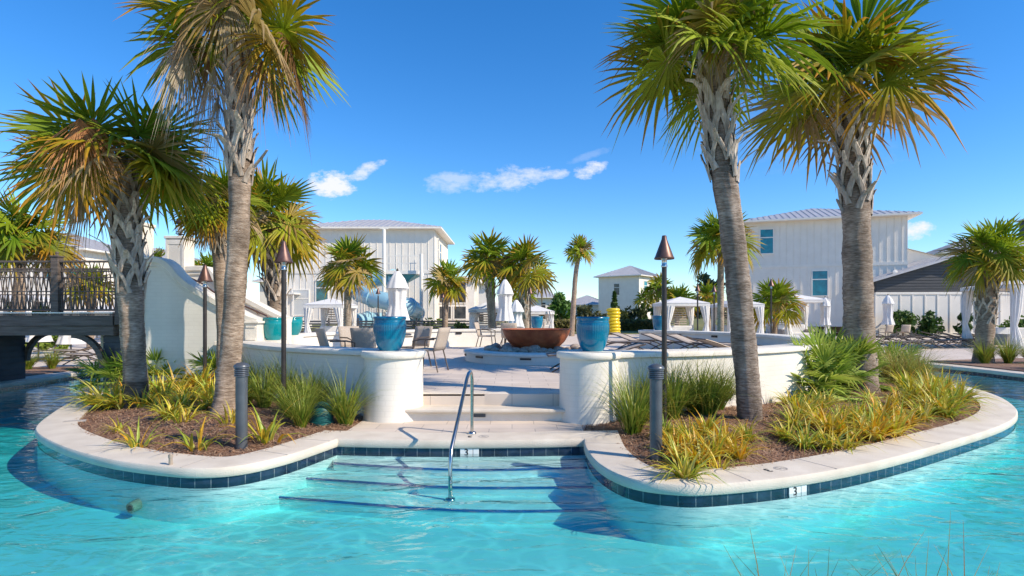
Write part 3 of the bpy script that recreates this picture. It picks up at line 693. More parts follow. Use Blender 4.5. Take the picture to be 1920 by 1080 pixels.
palmpx(28, [(926, 640), (920, 560), (917, 485)], [18, 18, 17], 60, 'left palm of the close pair behind closed parasol', 99, (560, 488), nfr=24, nseg=18, ndead=0, tips=.6)
palmpx(27, [(985, 645), (982, 570), (985, 500)], [22, 20, 18], 62, 'right palm of the close pair above the fire bowl', 101, (600, 502), nfr=24, nseg=18, ndead=0, tips=.8)
palmpx(45, [(972, 625), (972, 580), (975, 545)], [9, 9, 9], 38, 'small dim palm behind the close pair', 111, None, nfr=18, nseg=14, ndead=0, tips=.6)
palmpx(40, [(1072, 630), (1076, 560), (1080, 510), (1087, 470)], [11, 11, 10, 9], 33, 'slender tall palm standing alone against blue sky', 112, None, nfr=22, nseg=16, ndead=1, tips=.4)
palmpx(24, [(1351, 655), (1351, 560), (1352, 450)], [14, 14, 14], 72, 'palm mostly hidden behind the leaning right trunk', 113, None, nfr=26, nseg=20, ndead=0, tips=.5)
palmpx(58, [(1206, 615), (1208, 580), (1210, 560)], [6, 6, 6], 25, 'little palm against the distant white house corner', 114, None, nfr=16, nseg=12, ndead=0, tips=.7)
palmpx(50, [(1232, 618), (1233, 575), (1235, 540)], [7, 7, 7], 32, 'little palm partly behind right tiki torch', 115, None, nfr=18, nseg=12, ndead=0, tips=.8)
palmpx(36, [(1268, 632), (1270, 600), (1272, 565)], [11, 10, 10], 38, 'small palm before the slatted cabana', 116, None, nfr=20, nseg=14, ndead=0, tips=.8)
palmpx(40, [(1330, 630), (1328, 590), (1326, 555)], [9, 9, 9], 34, 'small yellowing palm between cabana and hidden palm', 117, None, nfr=18, nseg=14, ndead=0, tips=.8)
palmpx(31, [(1452, 640), (1454, 600), (1455, 566)], [11, 11, 11], 52, 'bushy palm hugging the white cabana curtains', 118, None, nfr=26, nseg=18, ndead=0, tips=.6)
palmpx(17.5, [(1843, 682), (1848, 600), (1852, 530), (1855, 480)], [34, 33, 36, 34], 80, 'stocky palm on far bank beside right cabana with two dry brown fronds', 119, (612, 482), nfr=26, nseg=26, ndead=0, tips=.35, deads=((190, -15, .7, 1.0, GREYT, TAN, 70), (-20, -15, .7, .9, GREYT, BRN, 60)))
palmpx(16, [(34, 690), (36, 560), (38, 440)], [22, 20, 20], 98, 'palm behind the bridge at the left edge of the view', 120, None, nfr=26, nseg=24, ndead=0, tips=.7)
palmpx(26, [(170, 650), (170, 580), (168, 535)], [13, 13, 13], 48, 'low yellow palm seen through the bridge railing', 121, None, nfr=22, nseg=16, ndead=0, tips=.9)
palmpx(30, [(292, 650), (292, 560), (293, 492)], [10, 10, 10], 34, 'palm crown peeping over the stair wall between lantern pillars', 122, None, nfr=20, nseg=16, ndead=0, tips=.4)
palmpx(28, [(392, 650), (392, 560), (390, 510)], [10, 10, 10], 42, 'palm crown rising behind the stair parapet near the front torch', 123, None, nfr=20, nseg=16, ndead=0, tips=.3)
palmpx(42, [(752, 640), (752, 600), (752, 590)], [8, 8, 8], 20, 'tiny palm under the water slide', 124, None, nfr=14, nseg=10, ndead=0, tips=.3)

# ------------------------------------------------------------ grasses and palmettos
def clump_mesh(name, seed, nb_, hgt, wid, cols, lean=.75, tipc=None):
    r_ = random.Random(seed); mb = MB()
    for k in range(nb_):
        az = r_.uniform(0, 6.283); bx = r_.uniform(0, .07); ln = hgt*r_.uniform(.65, 1.3); ln0 = R(r_.uniform(8, 62)*lean+5)
        h = Vector((math.cos(az), math.sin(az), 0)); s_ = Vector((-h.y, h.x, 0)); p = h*bx+s_*r_.uniform(-.06, .06)+Vector((0, 0, -.02)); th = ln0*.5
        c = r_.choice(cols); c = tuple(x*r_.uniform(.8, 1.2) for x in c); tw = r_.uniform(-.5, .5)
        rows = []; K = 5
        for j in range(K+1):
            t = j/K; wdt = wid*(.55+.6*math.sin(math.pi*min(1, t*1.25+.15)))*(1-t**3) if j < K else .0008
            cc = lerp(c, tipc or c, t*.7); sw = s_*math.cos(tw*t)+h*math.sin(tw*t)*.4
            rows.append((mb.vert(p-sw*wdt, cc), mb.vert(p+Vector((0, 0, -wdt*.4)), tuple(x*.8 for x in cc)), mb.vert(p+sw*wdt, cc)))
            th = min(th+ln0*.42*(.5+t)+.03, 2.0); p = p+(h*math.sin(th)+Vector((0, 0, math.cos(th))))*(ln/K)
        for j in range(K):
            a, b = rows[j], rows[j+1]; mb.face((a[0], a[1], b[1], b[0])); mb.face((a[1], a[2], b[2], b[1]))
    me_o = mb.build(name, M_blade); return me_o
YB = [(.78, .62, .05), (.66, .62, .08), (.50, .54, .05), (.80, .70, .18), (.76, .50, .03), (.36, .45, .04)]
YO = [(.82, .58, .03), (.82, .64, .06), (.78, .44, .02), (.60, .58, .06), (.84, .70, .18)]
GB = [(.15, .29, .02), (.26, .39, .03), (.38, .48, .05), (.10, .21, .015), (.44, .48, .06)]
proto = {'y': [clump_mesh('flax_lily_clump', 100+k, 62, .47, .016, YB, .95) for k in range(3)],
         'o': [clump_mesh('flax_lily_clump', 120+k, 66, .49, .017, YO, .85) for k in range(3)],
         's': [clump_mesh('flax_lily_clump', 140+k, 20, .40, .012, YB, 1.0) for k in range(2)],
         'g': [clump_mesh('grass_clump', 160+k, 230, .78, .0075, GB, .62, (.42, .42, .08)) for k in range(3)],
         'm': [clump_mesh('grass_clump', 180+k, 260, .62, .005, [(.42, .46, .06), (.34, .48, .06), (.52, .42, .12)], .8, (.56, .44, .16)) for k in range(2)]}
used = set()
def put_clump(kind, loc, sc_, label, group, cat='ornamental grass'):
    src = rnd.choice(proto[kind])
    if src.name in used: o = src.copy(); col.objects.link(o)
    else: o = src; used.add(src.name)
    o.location = loc; o.rotation_euler = (0, 0, rnd.uniform(0, 6.28)); sc_ *= .98; o.scale = (sc_, sc_, sc_*rnd.uniform(.9, 1.1)); tag(o, label, cat, group); return o
def bedpt(px, py):
    p = gp(px, py, .05); return Vector((p.x, p.y, max(hz(p.x, p.y), -.02)))
LBS = 1.22; LB_Y = 'yellow striped flax lily clump on the mulch among the left bed palms'
for (px, py, k, s_) in ((205, 758, 'y', 1.2), (180, 752, 'y', 1.0), (232, 760, 'y', .9), (290, 745, 'y', .9), (335, 742, 'y', 1.0), (375, 738, 'o', 1.1), (400, 750, 'y', .9), (350, 760, 'y', .9), (320, 788, 'y', .75), (345, 795, 's', .9), (300, 770, 's', .9), (445, 745, 'y', .9), (395, 765, 'y', .8), (270, 762, 'y', .8), (305, 752, 'y', .9), (340, 772, 'y', .7), (415, 775, 'y', .7), (375, 775, 's', .9), (245, 742, 'y', 1.0)):
    put_clump(k, bedpt(px, py), s_*LBS, LB_Y, 'yellow flax lilies of the left bed')
for (px, py, k, s_, lab) in ((262, 828, 's', .9, 'sparse few-bladed flax lily at the front of the left bed, leftmost one'), (368, 832, 's', 1.05, 'small flax lily tuft at bed front midway between palm and grey bollard'), (503, 818, 's', 1.35, 'small golden flax lily just right of the left grey bollard'), (432, 800, 's', .95, 'thin flax lily tuft at the foot of the tallest palm'), (222, 800, 's', .6, 'tiny flax lily sprig near the curb of the left bed')):
    put_clump(k, bedpt(px, py), s_*LBS, lab, 'small front flax lilies of the left bed')
for (px, py, s_) in ((478, 742, 1.0), (495, 770, .95), (520, 748, 1.0), (545, 785, .95), (540, 757, 1.0), (575, 775, 1.0), (565, 795, .8), (505, 730, .9), (600, 765, .85), (590, 752, .8), (480, 720, .9), (462, 765, .8)):
    put_clump('g', bedpt(px, py), s_*.92, 'tall green grass clump massed against the left curved wall', 'green grasses by the left wall')
put_clump('g', bedpt(648, 788), .95, 'green grass clump beside the left pedestal, right of the teal dome', 'green grasses by the left wall')
for (px, py, s_) in ((1188, 803, .95), (1245, 775, .95), (1262, 790, .9), (1290, 765, .9), (1318, 772, .9), (1345, 775, .85), (1228, 765, .8), (1275, 768, .95), (1305, 780, .9), (1328, 785, .85), (1215, 785, .8), (1355, 768, .8)):
    put_clump('g', bedpt(px, py), s_*1.15, 'green grass clump along the right curved wall behind the grey bollard', 'green grasses by the right wall')
for (px, py, k, s_) in ((1300, 842, 'o', 1.0), (1335, 852, 'o', 1.0), (1360, 835, 'o', 1.0), (1385, 850, 'o', .8), (1262, 835, 'o', .8), (1325, 820, 'o', .95), (1290, 825, 'y', .9), (1275, 855, 'o', .9), (1310, 862, 'o', .85), (1350, 868, 's', 1.0), (1245, 815, 'y', .9), (1400, 825, 'y', .8)):
    put_clump(k, bedpt(px, py), s_*.85, 'golden flax lily massed between the right bollard and the leaning palm', 'golden flax lilies left of the leaning palm')
put_clump('y', bedpt(1283, 884), .86, 'yellow green flax lily nearest the curb beside the right bollard', 'golden flax lilies left of the leaning palm')
for (px, py, k, s_) in ((1475, 820, 'y', .8), (1500, 790, 'y', 1.0), (1535, 800, 'o', .9), (1555, 830, 'y', .85), (1510, 830, 'y', .8), (1575, 795, 'y', .9), (1600, 815, 'o', 1.0), (1640, 815, 'o', 1.1), (1675, 808, 'o', 1.05), (1610, 785, 'y', .9), (1655, 785, 'o', 1.1), (1480, 765, 'y', .8), (1545, 770, 'y', .9), (1700, 790, 'o', 1.0), (1690, 765, 'o', 1.0), (1730, 780, 'y', 1.0), (1560, 812, 'o', 1.0), (1525, 778, 'y', .9), (1490, 805, 'y', .9), (1585, 832, 's', 1.1), (1630, 798, 'y', 1.0)):
    put_clump(k, bedpt(px, py), s_*.95, 'golden flax lily massed around the foot of the stout right palm', 'golden flax lilies around the stout palm')
for (px, py, k, s_) in ((1755, 770, 'y', 1.15), (1775, 775, 'y', 1.1), (1790, 757, 'y', 1.15), (1745, 752, 'y', 1.1), (1770, 742, 'y', 1.1), (1715, 752, 'y', 1.1), (1800, 745, 'y', 1.0), (1738, 735, 'y', 1.1), (1700, 735, 'y', 1.1), (1760, 728, 'y', 1.2), (1720, 722, 'm', 1.3), (1690, 722, 'm', 1.3), (1700, 710, 'm', 1.5), (1672, 720, 'm', 1.2)):
    put_clump(k, bedpt(px, py), s_*1.1, 'lime and gold grass clump at the right end of the right bed', 'grasses at the right end of the island')
for (x, y, k, s_) in [(13.9+k_*.62, 15.0+.25*math.sin(k_*2)+k_*.12, 'g' if k_ % 3 else 'y', 1.05) for k_ in range(9)]+[(14.3+k_*.7, 17.2, 'g', 1.1) for k_ in range(6)]:
    put_clump(k, (x, y, .03), s_, 'leafy green clump in the far bank bed below the right cabana', 'far bank plants below the right cabana')
for (x, y) in ((-14.2, 15.2), (-13.7, 15.6), (-13.1, 15.4), (-15.0, 15.4), (-12.6, 15.6), (-14.6, 14.2)):
    put_clump('g', (x, y, .02), .8, 'green clump seen under the bridge on the far bank', 'plants under the bridge')
# wispy foreground grass on the near bank
for (x, y, s_, lab) in ((1.02, 2.02, 1, 'wispy foreground grass tuft, left of the two at bottom right'), (1.62, 2.1, .95, 'wispy foreground grass tuft, right of the two at bottom right')):
    r_ = random.Random(int(x*100)); mb = MB()
    for k in range(80 if x < 1.3 else 56):
        az = r_.uniform(0, 6.283); h = Vector((math.cos(az), math.sin(az)*.5, 0)); sd = Vector((1, .2, 0)).normalized(); ln = r_.uniform(.35, .72)*(1 if r_.random() > .12 else 1.18)*s_; th = R(r_.uniform(2, 26)); p = Vector((r_.uniform(-.14, .14), r_.uniform(-.05, .05), 0)); c = r_.choice([(.10, .13, .03), (.22, .22, .05), (.42, .33, .12), (.14, .18, .05), (.33, .2, .09)])
        rows = []
        for j in range(6):
            t = j/5; wd = .0062*(1-t)+.0006; rows.append((mb.vert(p-sd*wd, c), mb.vert(p+sd*wd, c))); th += R(r_.uniform(2, 13))*(t+.3); p = p+(h*math.sin(th)+Vector((0, 0, math.cos(th))))*ln/5
        for j in range(5): mb.face((rows[j][0], rows[j][1], rows[j+1][1], rows[j+1][0]))
    o = mb.build('grass_tuft', M_blade); o.location = (x, y, .02); tag(o, lab, 'ornamental grass', 'wispy tufts in the foreground')

def palmetto(loc, hgt, label, seed, nfr=16, group='palmetto shrubs on the island'):
    r_ = random.Random(seed); mb = MB(); st_ = MB(); hgt *= 1.12; nfr = int(nfr*1.4)
    for k in range(nfr):
        az = k*2.39996+r_.uniform(-.3, .3); el = R(r_.uniform(18, 82)); base = Vector((r_.uniform(-.15, .15), r_.uniform(-.15, .15), 0))
        c0 = lerp((.20, .34, .04), (.44, .54, .08), r_.random()); tip = lerp(c0, (.6, .58, .14), r_.random())
        frond(mb, base, az, el, hgt*r_.uniform(.5, .85), hgt*r_.uniform(.42, .55), r_, c0, tip, 20, spread=r_.uniform(95, 130), droop=.04, vf=.1, arch=.05, pc=(.2, .28, .05))
    hgt *= 1.0
    root = empty('palmetto', loc, 0, label, 'shrub', group); mb.build('fronds', M_leaf, root)
    st_.tube([(0, 0, -.1), (0, 0, .12)], [.09, .05], 8); st_.build('stem', M_trunk, root)
for (px, py, h_, lab, s_, n_) in ((228, 722, .78, 'palmetto with spiky fans behind the leaning left palm', 1, 16), (300, 722, .72, 'bright palmetto right of the leaning left palm', 2, 17), (352, 712, .62, 'palmetto at the foot of the front tiki torch pole', 3, 13), (400, 722, .72, 'palmetto between torch pole and tallest palm', 4, 15), (205, 708, .6, 'low palmetto beside the channel at island left edge', 5, 12),
                                  (1535, 746, .95, 'large palmetto left of the stout right palm', 6, 26), (1572, 735, 1.0, 'large palmetto directly behind the stout right palm', 7, 26), (1505, 742, .7, 'palmetto nearest the right curved wall', 8, 20), (1680, 712, .8, 'palmetto right of the stout right palm', 9, 16), (465, 718, .55, 'small palmetto behind the tallest palm near the link wall', 10, 12)):
    palmetto(bedpt(px, py), h_, lab, s_, n_)

# ------------------------------------------------------------ stair walls, lantern pillars
def profile_wall(D, tops, th, name, label, capw=.07, mt=M_brick):
    """tops: pixel list of the top edge at depth D; wall reaches the ground"""
    pts = [at(px, py, D) for px, py in tops]
    zmin = -.1
    root = empty(name, (pts[0].x, D, 0), 0, label, 'wall')
    ox = pts[0].x
    mm = MB(); n = len(pts)
    f = [mm.vert((p.x-ox, 0, p.z), None, (p.x, p.z, 0)) for p in pts]; fb = [mm.vert((p.x-ox, 0, zmin), None, (p.x, zmin, 0)) for p in pts]
    b = [mm.vert((p.x-ox, th, p.z), None, (p.x, p.z, 0)) for p in pts]; bb = [mm.vert((p.x-ox, th, zmin), None, (p.x, zmin, 0)) for p in pts]
    for k in range(n-1):
        mm.face((fb[k], fb[k+1], f[k+1], f[k])); mm.face((bb[k+1], bb[k], b[k], b[k+1])); mm.face((f[k], f[k+1], b[k+1], b[k]))
    mm.face((fb[0], f[0], b[0], bb[0])); mm.face((fb[-1], bb[-1], b[-1], f[-1]))
    mm.build('wall', mt, root)
    cp = MB()   # moulded cap follows the top edge
    rows = []
    for k in range(n):
        d = (pts[min(k+1, n-1)]-pts[max(k-1, 0)]).normalized(); up = Vector((-d.z, 0, d.x)); q = Vector((pts[k].x-ox, 0, pts[k].z))
        prof_ = [(-.0, -.16), (-.035, -.15), (-.035, -.09), (-capw, -.06), (-capw, .035), (-capw+.02, .05), (th+capw-.02, .05), (th+capw, .035), (th+capw, -.06), (th+.035, -.09), (th+.035, -.15), (th, -.16)]
        rows.append([cp.vert(q+up*z+Vector((0, y, 0))) for y, z in prof_])
    for k in range(n-1):
        for j in range(len(rows[0])-1): cp.face((rows[k][j], rows[k+1][j], rows[k+1][j+1], rows[k][j+1]))
    cp.face(rows[0]); cp.face(rows[-1][::-1])
    cp.build('cap', M_cap, root, smooth='auto')
    return root
top1 = [tuple(p) for p in catmull([(262, 486), (285, 486), (302, 488), (318, 499), (332, 516), (350, 532), (375, 548), (407, 566), (440, 583), (468, 597), (484, 601)], 4)]
profile_wall(11.6, top1, .28, 'stair_wall', 'tall white stair parapet sweeping down from the bridge to the plaza')
top2 = [tuple(p) for p in catmull([(300, 503), (340, 503), (385, 503), (396, 510), (406, 524), (425, 541), (467, 564), (520, 592), (538, 598)], 4)]
sw2 = profile_wall(13.5, top2, .28, 'stair_wall', 'rear white stair parapet behind the front sweeping wall')
root = empty('end_pier', (0, 0, 0), 0, 'square white pier with recessed panel ending the stair parapet by the urns', 'pier')
pa = at(461, 606, 11.55); pb = at(484, 606, 11.55)
m = MB(); m.box(pa.x, pb.x, 11.5, 11.9, -.1, 1.32); m.build('shaft', M_stucco, root, bevel=.01)
m = MB()
for (a, b, c, d) in ((pa.x+.03, pb.x-.03, .99, 1.03), (pa.x+.03, pb.x-.03, 1.24, 1.28)): m.box(a, b, 11.482, 11.499, c, d)
m.build('panel_moulding', M_cap, root)
m = MB(); m.box(pa.x-.04, pb.x+.04, 11.46, 11.94, 1.322, 1.37); m.build('cap', M_cap, root, bevel=.01)
# bronze handrails and stairs between the parapets
hr = empty('stair_handrail', (0, 0, 0), 0, 'thin dark bronze handrail along the rear stair parapet', 'handrail')
m = MB(); m.tube([at(350, 518, 13.3), at(380, 532, 13.3), at(400, 547, 13.3), at(440, 566, 13.3), at(500, 592, 13.3), at(505, 598, 13.3)], .02, 8); m.build('rail', M_bronze, hr, smooth=True)
m = MB()
for px, py in ((365, 526), (430, 562), (480, 584)): p = at(px, py, 13.3); m.tube([p, p+Vector((0, .1, -.06)), p+Vector((0, .2, -.06))], .01, 6)
m.build('bracket', M_bronze, hr)
stairs = empty('stair_flight', (0, 0, 0), 0, 'pale stair flight between the two white parapets', 'stairs'); nst = 8
for k in range(nst):
    x0 = -8.1+k*.36; z1 = 1.48-(k)*(1.48-DZ)/nst; m = MB(); m.box(x0 if k else -8.6, x0+.37, 11.89, 13.49, -.1, z1); m.build('tread', M_coping, stairs, bevel=.01)
def lantern(p, label):
    root = empty('lantern', p, 0, label, 'lantern', 'lanterns on the white pillars')
    m = MB(); m.lathe([(.075, 0), (.075, .02), (.03, .03), (.03, .05), (.085, .06), (.085, .075), (.001, .075)], seg=8); m.build('base', M_dark, root)
    m = MB(); m.lathe([(.055, .08), (.068, .30)], seg=6); m.build('glass', M_lampgl, root)
    m = MB()
    for k in range(4):
        a = math.pi/4+k*math.pi/2; m.beam((.085*math.cos(a), .085*math.sin(a), .07), (.105*math.cos(a), .105*math.sin(a), .32), .012, .012)
    for k in range(4):
        a = math.pi/4+k*math.pi/2; b = a+math.pi/2
        m.beam((.105*math.cos(a), .105*math.sin(a), .32), (.105*math.cos(b), .105*math.sin(b), .32), .014, .014); m.beam((.09*math.cos(a), .09*math.sin(a), .12), (.09*math.cos(b), .09*math.sin(b), .12), .01, .01)
    m.build('frame', M_dark, root)
    m = MB(); m.lathe([(.13, .32), (.12, .335), (.05, .42), (.045, .45), (.02, .46), (.02, .49), (.001, .50)], seg=16); m.build('cap', M_dark, root, smooth='auto')
def pillar(c, w_, ztop, label, lab2):
    root = empty('lantern_pillar', (c[0], c[1], 0), 0, label, 'pillar', 'white pillars with lanterns'); h_ = w_/2
    m = MB(); m.box(-h_, h_, -h_, h_, 0, ztop-.07); m.build('shaft', M_stucco, root, bevel=.012)
    m = MB()
    for sg in (-1, 1):
        m.box(sg*(h_-.03)-.03, sg*(h_-.03)+.03, -h_-.012, -h_-.001, 1.5, ztop-.08)
    m.box(-h_+.062, h_-.062, -h_-.011, -h_-.0015, ztop-.2, ztop-.082)
    m.build('panel_moulding', M_cap, root)
    m = MB(); m.box(-h_-.03, h_+.03, -h_-.03, h_+.03, ztop-.068, ztop); m.build('cap', M_cap, root, bevel=.012)
    lantern(Vector((c[0], c[1], ztop)), lab2)
pillar((-7.68, 11.74), .36, 3.38, 'white pillar at the bridge corner partly behind the leaning palm', 'lantern hidden behind the leaning palm leaf bases')
pillar((-7.95, 13.64), .44, 3.36, 'white panelled pillar rising behind the sweeping stair wall', 'black four sided lantern standing clear against the sky')

# ------------------------------------------------------------ bridge
br = empty('timber_bridge', (-9.6, 12.5, 0), 0, 'dark timber footbridge with criss-cross railing crossing the channel', 'bridge')
def bp(x, y, z): return (x+9.6, y-12.5, z)
X0, X1 = -16.5, -8.02
m = MB(); m.box(X0+9.6, X1+9.6, -1.05, -.90, 1.08, 1.27); m.build('beam', M_wood, br, bevel=.006)
m = MB(); m.box(X0+9.6, X1+9.6, -1.07, -.90, 1.275, 1.49); m.build('beam', M_wood, br, bevel=.006)
m = MB(); m.box(X0+9.6, X1+9.6, .85, 1.0, 1.08, 1.49); m.build('beam', M_wood, br)
m = MB(); m.box(X0+9.6, X1+9.6, -.895, .845, 1.38, 1.46)
for k in range(58): xx = X0+9.6+k*.146; m.box(xx, xx+.138, -1.06, 1.0, 1.495, 1.525)
m.build('deck', M_wood, br)
m = MB(); m.box(X0+9.6, X1+9.6, -1.075, -1.03, 1.527, 1.548); m.build('kick_strip', M_trim, br)
for (yy, nm) in ((-.98, 'near'), (.93, 'far')):
    m = MB(); xa, xb = X0+9.6, X1+9.6-.02
    for (z_, h_, w__) in ((2.575, .035, .09), (2.38, .03, .035), (1.97, .022, .03), (1.60, .03, .035)): m.beam((xa, yy, z_), (xb, yy, z_), w__, h_)
    m.build('rail', M_wood, br)
    m = MB(); per = .195; k = 0; x = xa
    while x < xb-.1:
        for ph, lo_, hi_ in (((0, 1.6, 2.38), (.5, 1.6, 2.38)) if nm == 'near' else ((0, 1.6, 2.38),)):
            xx = x+ph*per; wob = .5*per
            m.beam((xx, yy+.006, lo_), (min(xx+wob, xb), yy+.006, hi_), .013, .013); m.beam((min(xx+wob, xb), yy-.008, lo_), (xx, yy-.008, hi_), .013, .013)
        m.beam((x, yy, 2.38), (x+per*.28, yy, 2.57), .013, .013); m.beam((x+per, yy, 2.38), (x+per*.72, yy, 2.57), .013, .013)
        m.beam((x+per*.12, yy, 1.6), (x+per*.3, yy, 1.97), .014, .014); m.beam((x+per*.88, yy, 1.6), (x+per*.7, yy, 1.97), .014, .014)
        x += per
    m.build('baluster_lattice', M_wood, br)
for (px_, yy) in ((107, -.98), (226, -.98), (-20, -.98), (107, .93), (235, .93), (-40, .93)):
    D_ = 12.5+yy; xx = (px_-CX)*D_/FPX+9.6
    m = MB(); m.box(xx-.075, xx+.075, yy-.075, yy+.075, 1.3, 2.66); m.box(xx-.09, xx+.09, yy-.09, yy+.09, 2.662, 2.69); pst = m.build('newel_post', M_wood, br, bevel=.006)
    m = MB(); m.lathe([(.05, 2.69), (.025, 2.71), (.022, 2.725), (.035, 2.74), (.03, 2.765), (.001, 2.78)], (xx, yy, 0), seg=12); m.build('finial', M_wood, pst, smooth=True)
def arch_brace(xc, sg, yy):
    m = MB(); pts = []
    for k in range(9):
        t = k/8; a = t*math.pi/2; pts.append(Vector((xc+sg*.62*(1-math.cos(a)), yy, .42+.66*math.sin(a))))
    for k in range(8): m.beam(pts[k], pts[k+1], .1, .11, (0, 1, 0))
    m.build('arch_brace', M_wood, br)
for yy in (-.96, .92):
    arch_brace(-11.45+9.6, 1, yy); arch_brace(-8.28+9.6, -1, yy)
# clad abutments with lapped boards
def abut(x0, x1, nm, lab=None):
    m = MB(); m.box(x0+9.6, x1+9.6, -.88, .86, -.2, 1.075)
    k = 0; z = -.02
    while z < 1.0:
        m.box(x0+9.6-.012, x1+9.6+.012, -.90, .88, z, z+.125); z += .137
    m.build('abutment', M_siding, br)
abut(-16.5, -11.45, 'l'); abut(-8.32, -7.95, 'r')

# ------------------------------------------------------------ lamps, bollards, urns, rail
def torch(loc, H, label, sc_=1.0):
    root = empty('tiki_torch', loc, 0, label, 'tiki torch', 'bronze hooded tiki torches')
    m = MB(); m.lathe([(.035, -.1), (.033, H-.42), (.001, H-.42)], seg=14); m.build('pole', M_dark, root, smooth='auto')
    m = MB(); m.lathe([(.04, H-.42), (.042, H-.40), (.034, H-.385), (.034, H-.33), (.045, H-.31), (.045, H-.29), (.001, H-.29)], seg=14); m.build('burner', M_steel, root, smooth='auto')
    m = MB(); m.lathe([(.128, H-.315), (.132, H-.30), (.120, H-.28), (.036, H-.05), (.030, H-.005), (.024, H), (.020, H-.04), (.11, H-.29), (.128, H-.315)], seg=28); m.build('hood', M_bronze, root, smooth='auto')
    return root
torch((2.02, 7.55, .05), 2.50, 'tiki torch behind the right grey bollard, tallest against the sky')
torch((-3.33, 8.3, .05), 2.52, 'tiki torch in green grass left of the entry steps')
torch((-5.72, 10.6, .05), 2.38, 'tiki torch in front of the white sweeping stair wall')
for (px, ytop, D, lab) in ((709, 540, 30, 'far torch in front of the light blue slide'), (830, 548, 33, 'far torch before the dark screened porch'), (994, 538, 26, 'far torch leaning above the small blue urn'), (1308, 533, 26, 'far torch before the slatted cabana'), (1446, 523, 25, 'far torch in front of the bushy palm'), (1339, 535, 27, 'far torch just left of the hidden palm trunk')):
    p = at(px, ytop, D); torch((p.x, p.y, 0), p.z, lab)
def bollard(loc, H, label):
    root = empty('path_bollard', loc, 0, label, 'bollard light', 'grey bollard lights'); r = .064
    m = MB(); m.lathe([(r, -.1), (r, H-.16), (.001, H-.16)], seg=24); m.build('post', M_bollard, root, smooth='auto')
    m = MB(); z = H-.158
    prof_ = []
    for k in range(5): prof_ += [(.062, z), (.080, z+.004), (.078, z+.013), (.062, z+.019)]; z += .0205
    m.lathe(prof_, seg=24); m.build('louvre_head', M_bollard, root, smooth='auto')
    m = MB(); m.lathe([(.086, z), (.086, z+.012), (.078, z+.028), (.05, z+.048), (.015, z+.056), (.001, z+.057)], seg=24); m.build('cap', M_bollard, root, smooth='auto')
pb_ = gp(453, 838, .0); bollard((pb_.x, pb_.y, -.01), .97, 'grey bollard light in left bed beside the tallest palm')
pb_ = gp(1230, 860, .0); bollard((pb_.x, pb_.y, -.01), 1.0, 'grey bollard light in right bed in front of the tiki torch')

def urn(loc, w_, h_, mt, label, ribs=False, wide=1.0):
    root = empty('glazed_urn', loc, 0, label, 'planter urn', 'glazed ceramic urns on the walls'); r = w_/2
    prof_ = [(r*.60, 0), (r*.62, .01), (r*.78, h_*.16), (r*.91, h_*.38), (r*.975, h_*.6), (r*.985, h_*.74), (r*.965, h_*.82), (r*.955, h_*.835), (r*.975, h_*.85), (r*.955, h_*.865), (r*.95, h_*.90), (r*.985, h_*.925), (r*1.0, h_*.955), (r*.99, h_*.985), (r*.95, h_), (r*.90, h_*.985), (r*.87, h_*.9), (r*.86, h_*.8)]
    md = (lambda t, z: (.0035*math.cos(44*t) if h_*.5 < z < h_*.80 else 0)) if ribs else None
    m = MB(); m.lathe(prof_, seg=176 if ribs else 48, mod=md); m.build('body', mt, root, smooth=True)
    m = MB(); m.lathe([(.001, h_*.82), (r*.87, h_*.81)], seg=24); m.build('soil', M_soil, root)
    m = MB(); m.lathe([(.001, 0.002), (r*.6, 0.002)], seg=24); m.build('foot', mt, root)
    return root
urn((-1.80, 8.38, WT+.004), .485, .50, M_urnB, 'deep blue ribbed urn on the left pedestal', True)
urn((1.17, 8.25, WT+.004), .485, .495, M_urnB, 'blue urn on the right pedestal of the entry steps', True)
urn((-5.02, 11.98, WT), .46, .47, M_urnT, 'turquoise urn on the curved wall end by the stairs, front one')
urn((-5.78, 14.9, WT), .58, .47, M_urnT, 'turquoise urn half behind the front turquoise urn')
urn((.94, 21.42, WT), .46, .47, M_urnB, 'small far blue urn behind the fire bowl')
urn((5.05, 19.5, WT), .47, .50, M_urnB, 'far blue urn beside the near tiki torch pole')
def pier(x, y): m = MB(); m.lathe([(.30, .3), (.30, WT-.002), (.001, WT-.002)], (x, y, 0), seg=32); return m
for w_, x, y in ((w1, -5.02, 11.98), (w2, -5.78, 14.9), (w2, .94, 21.42)): pier(x, y).build('end_pier', M_stucco, w_, smooth='auto')

# stainless handrail
hrl = empty('pool_handrail', (0, 0, 0), 0, 'polished steel handrail standing in the entry steps', 'handrail')
b0 = Vector((-.505, 7.18, 0)); b1 = Vector((-.64, 5.90, -.425))
pts = [b0, b0+Vector((0, 0, .68)), b0+Vector((-.008, -.02, .76)), b0+Vector((-.02, -.08, .79)), b0+Vector((-.03, -.17, .775)), b0+Vector((-.045, -.25, .72))]
e0 = Vector((b1.x, b1.y+.02, .06)); e1 = Vector((b1.x, b1.y, -.05)); pts += [pts[-1].lerp(e0, .5), e0+(pts[-1]-e0).normalized()*.06, e1, b1]
m = MB(); m.tube(pts, .0215, 14); m.build('rail', M_steel, hrl, smooth='auto')
for q in (b0, b1):
    m = MB(); m.lathe([(.024, .03), (.05, .022), (.055, .004), (.055, 0)], q, seg=20); m.build('flange', M_steel, hrl, smooth=True)

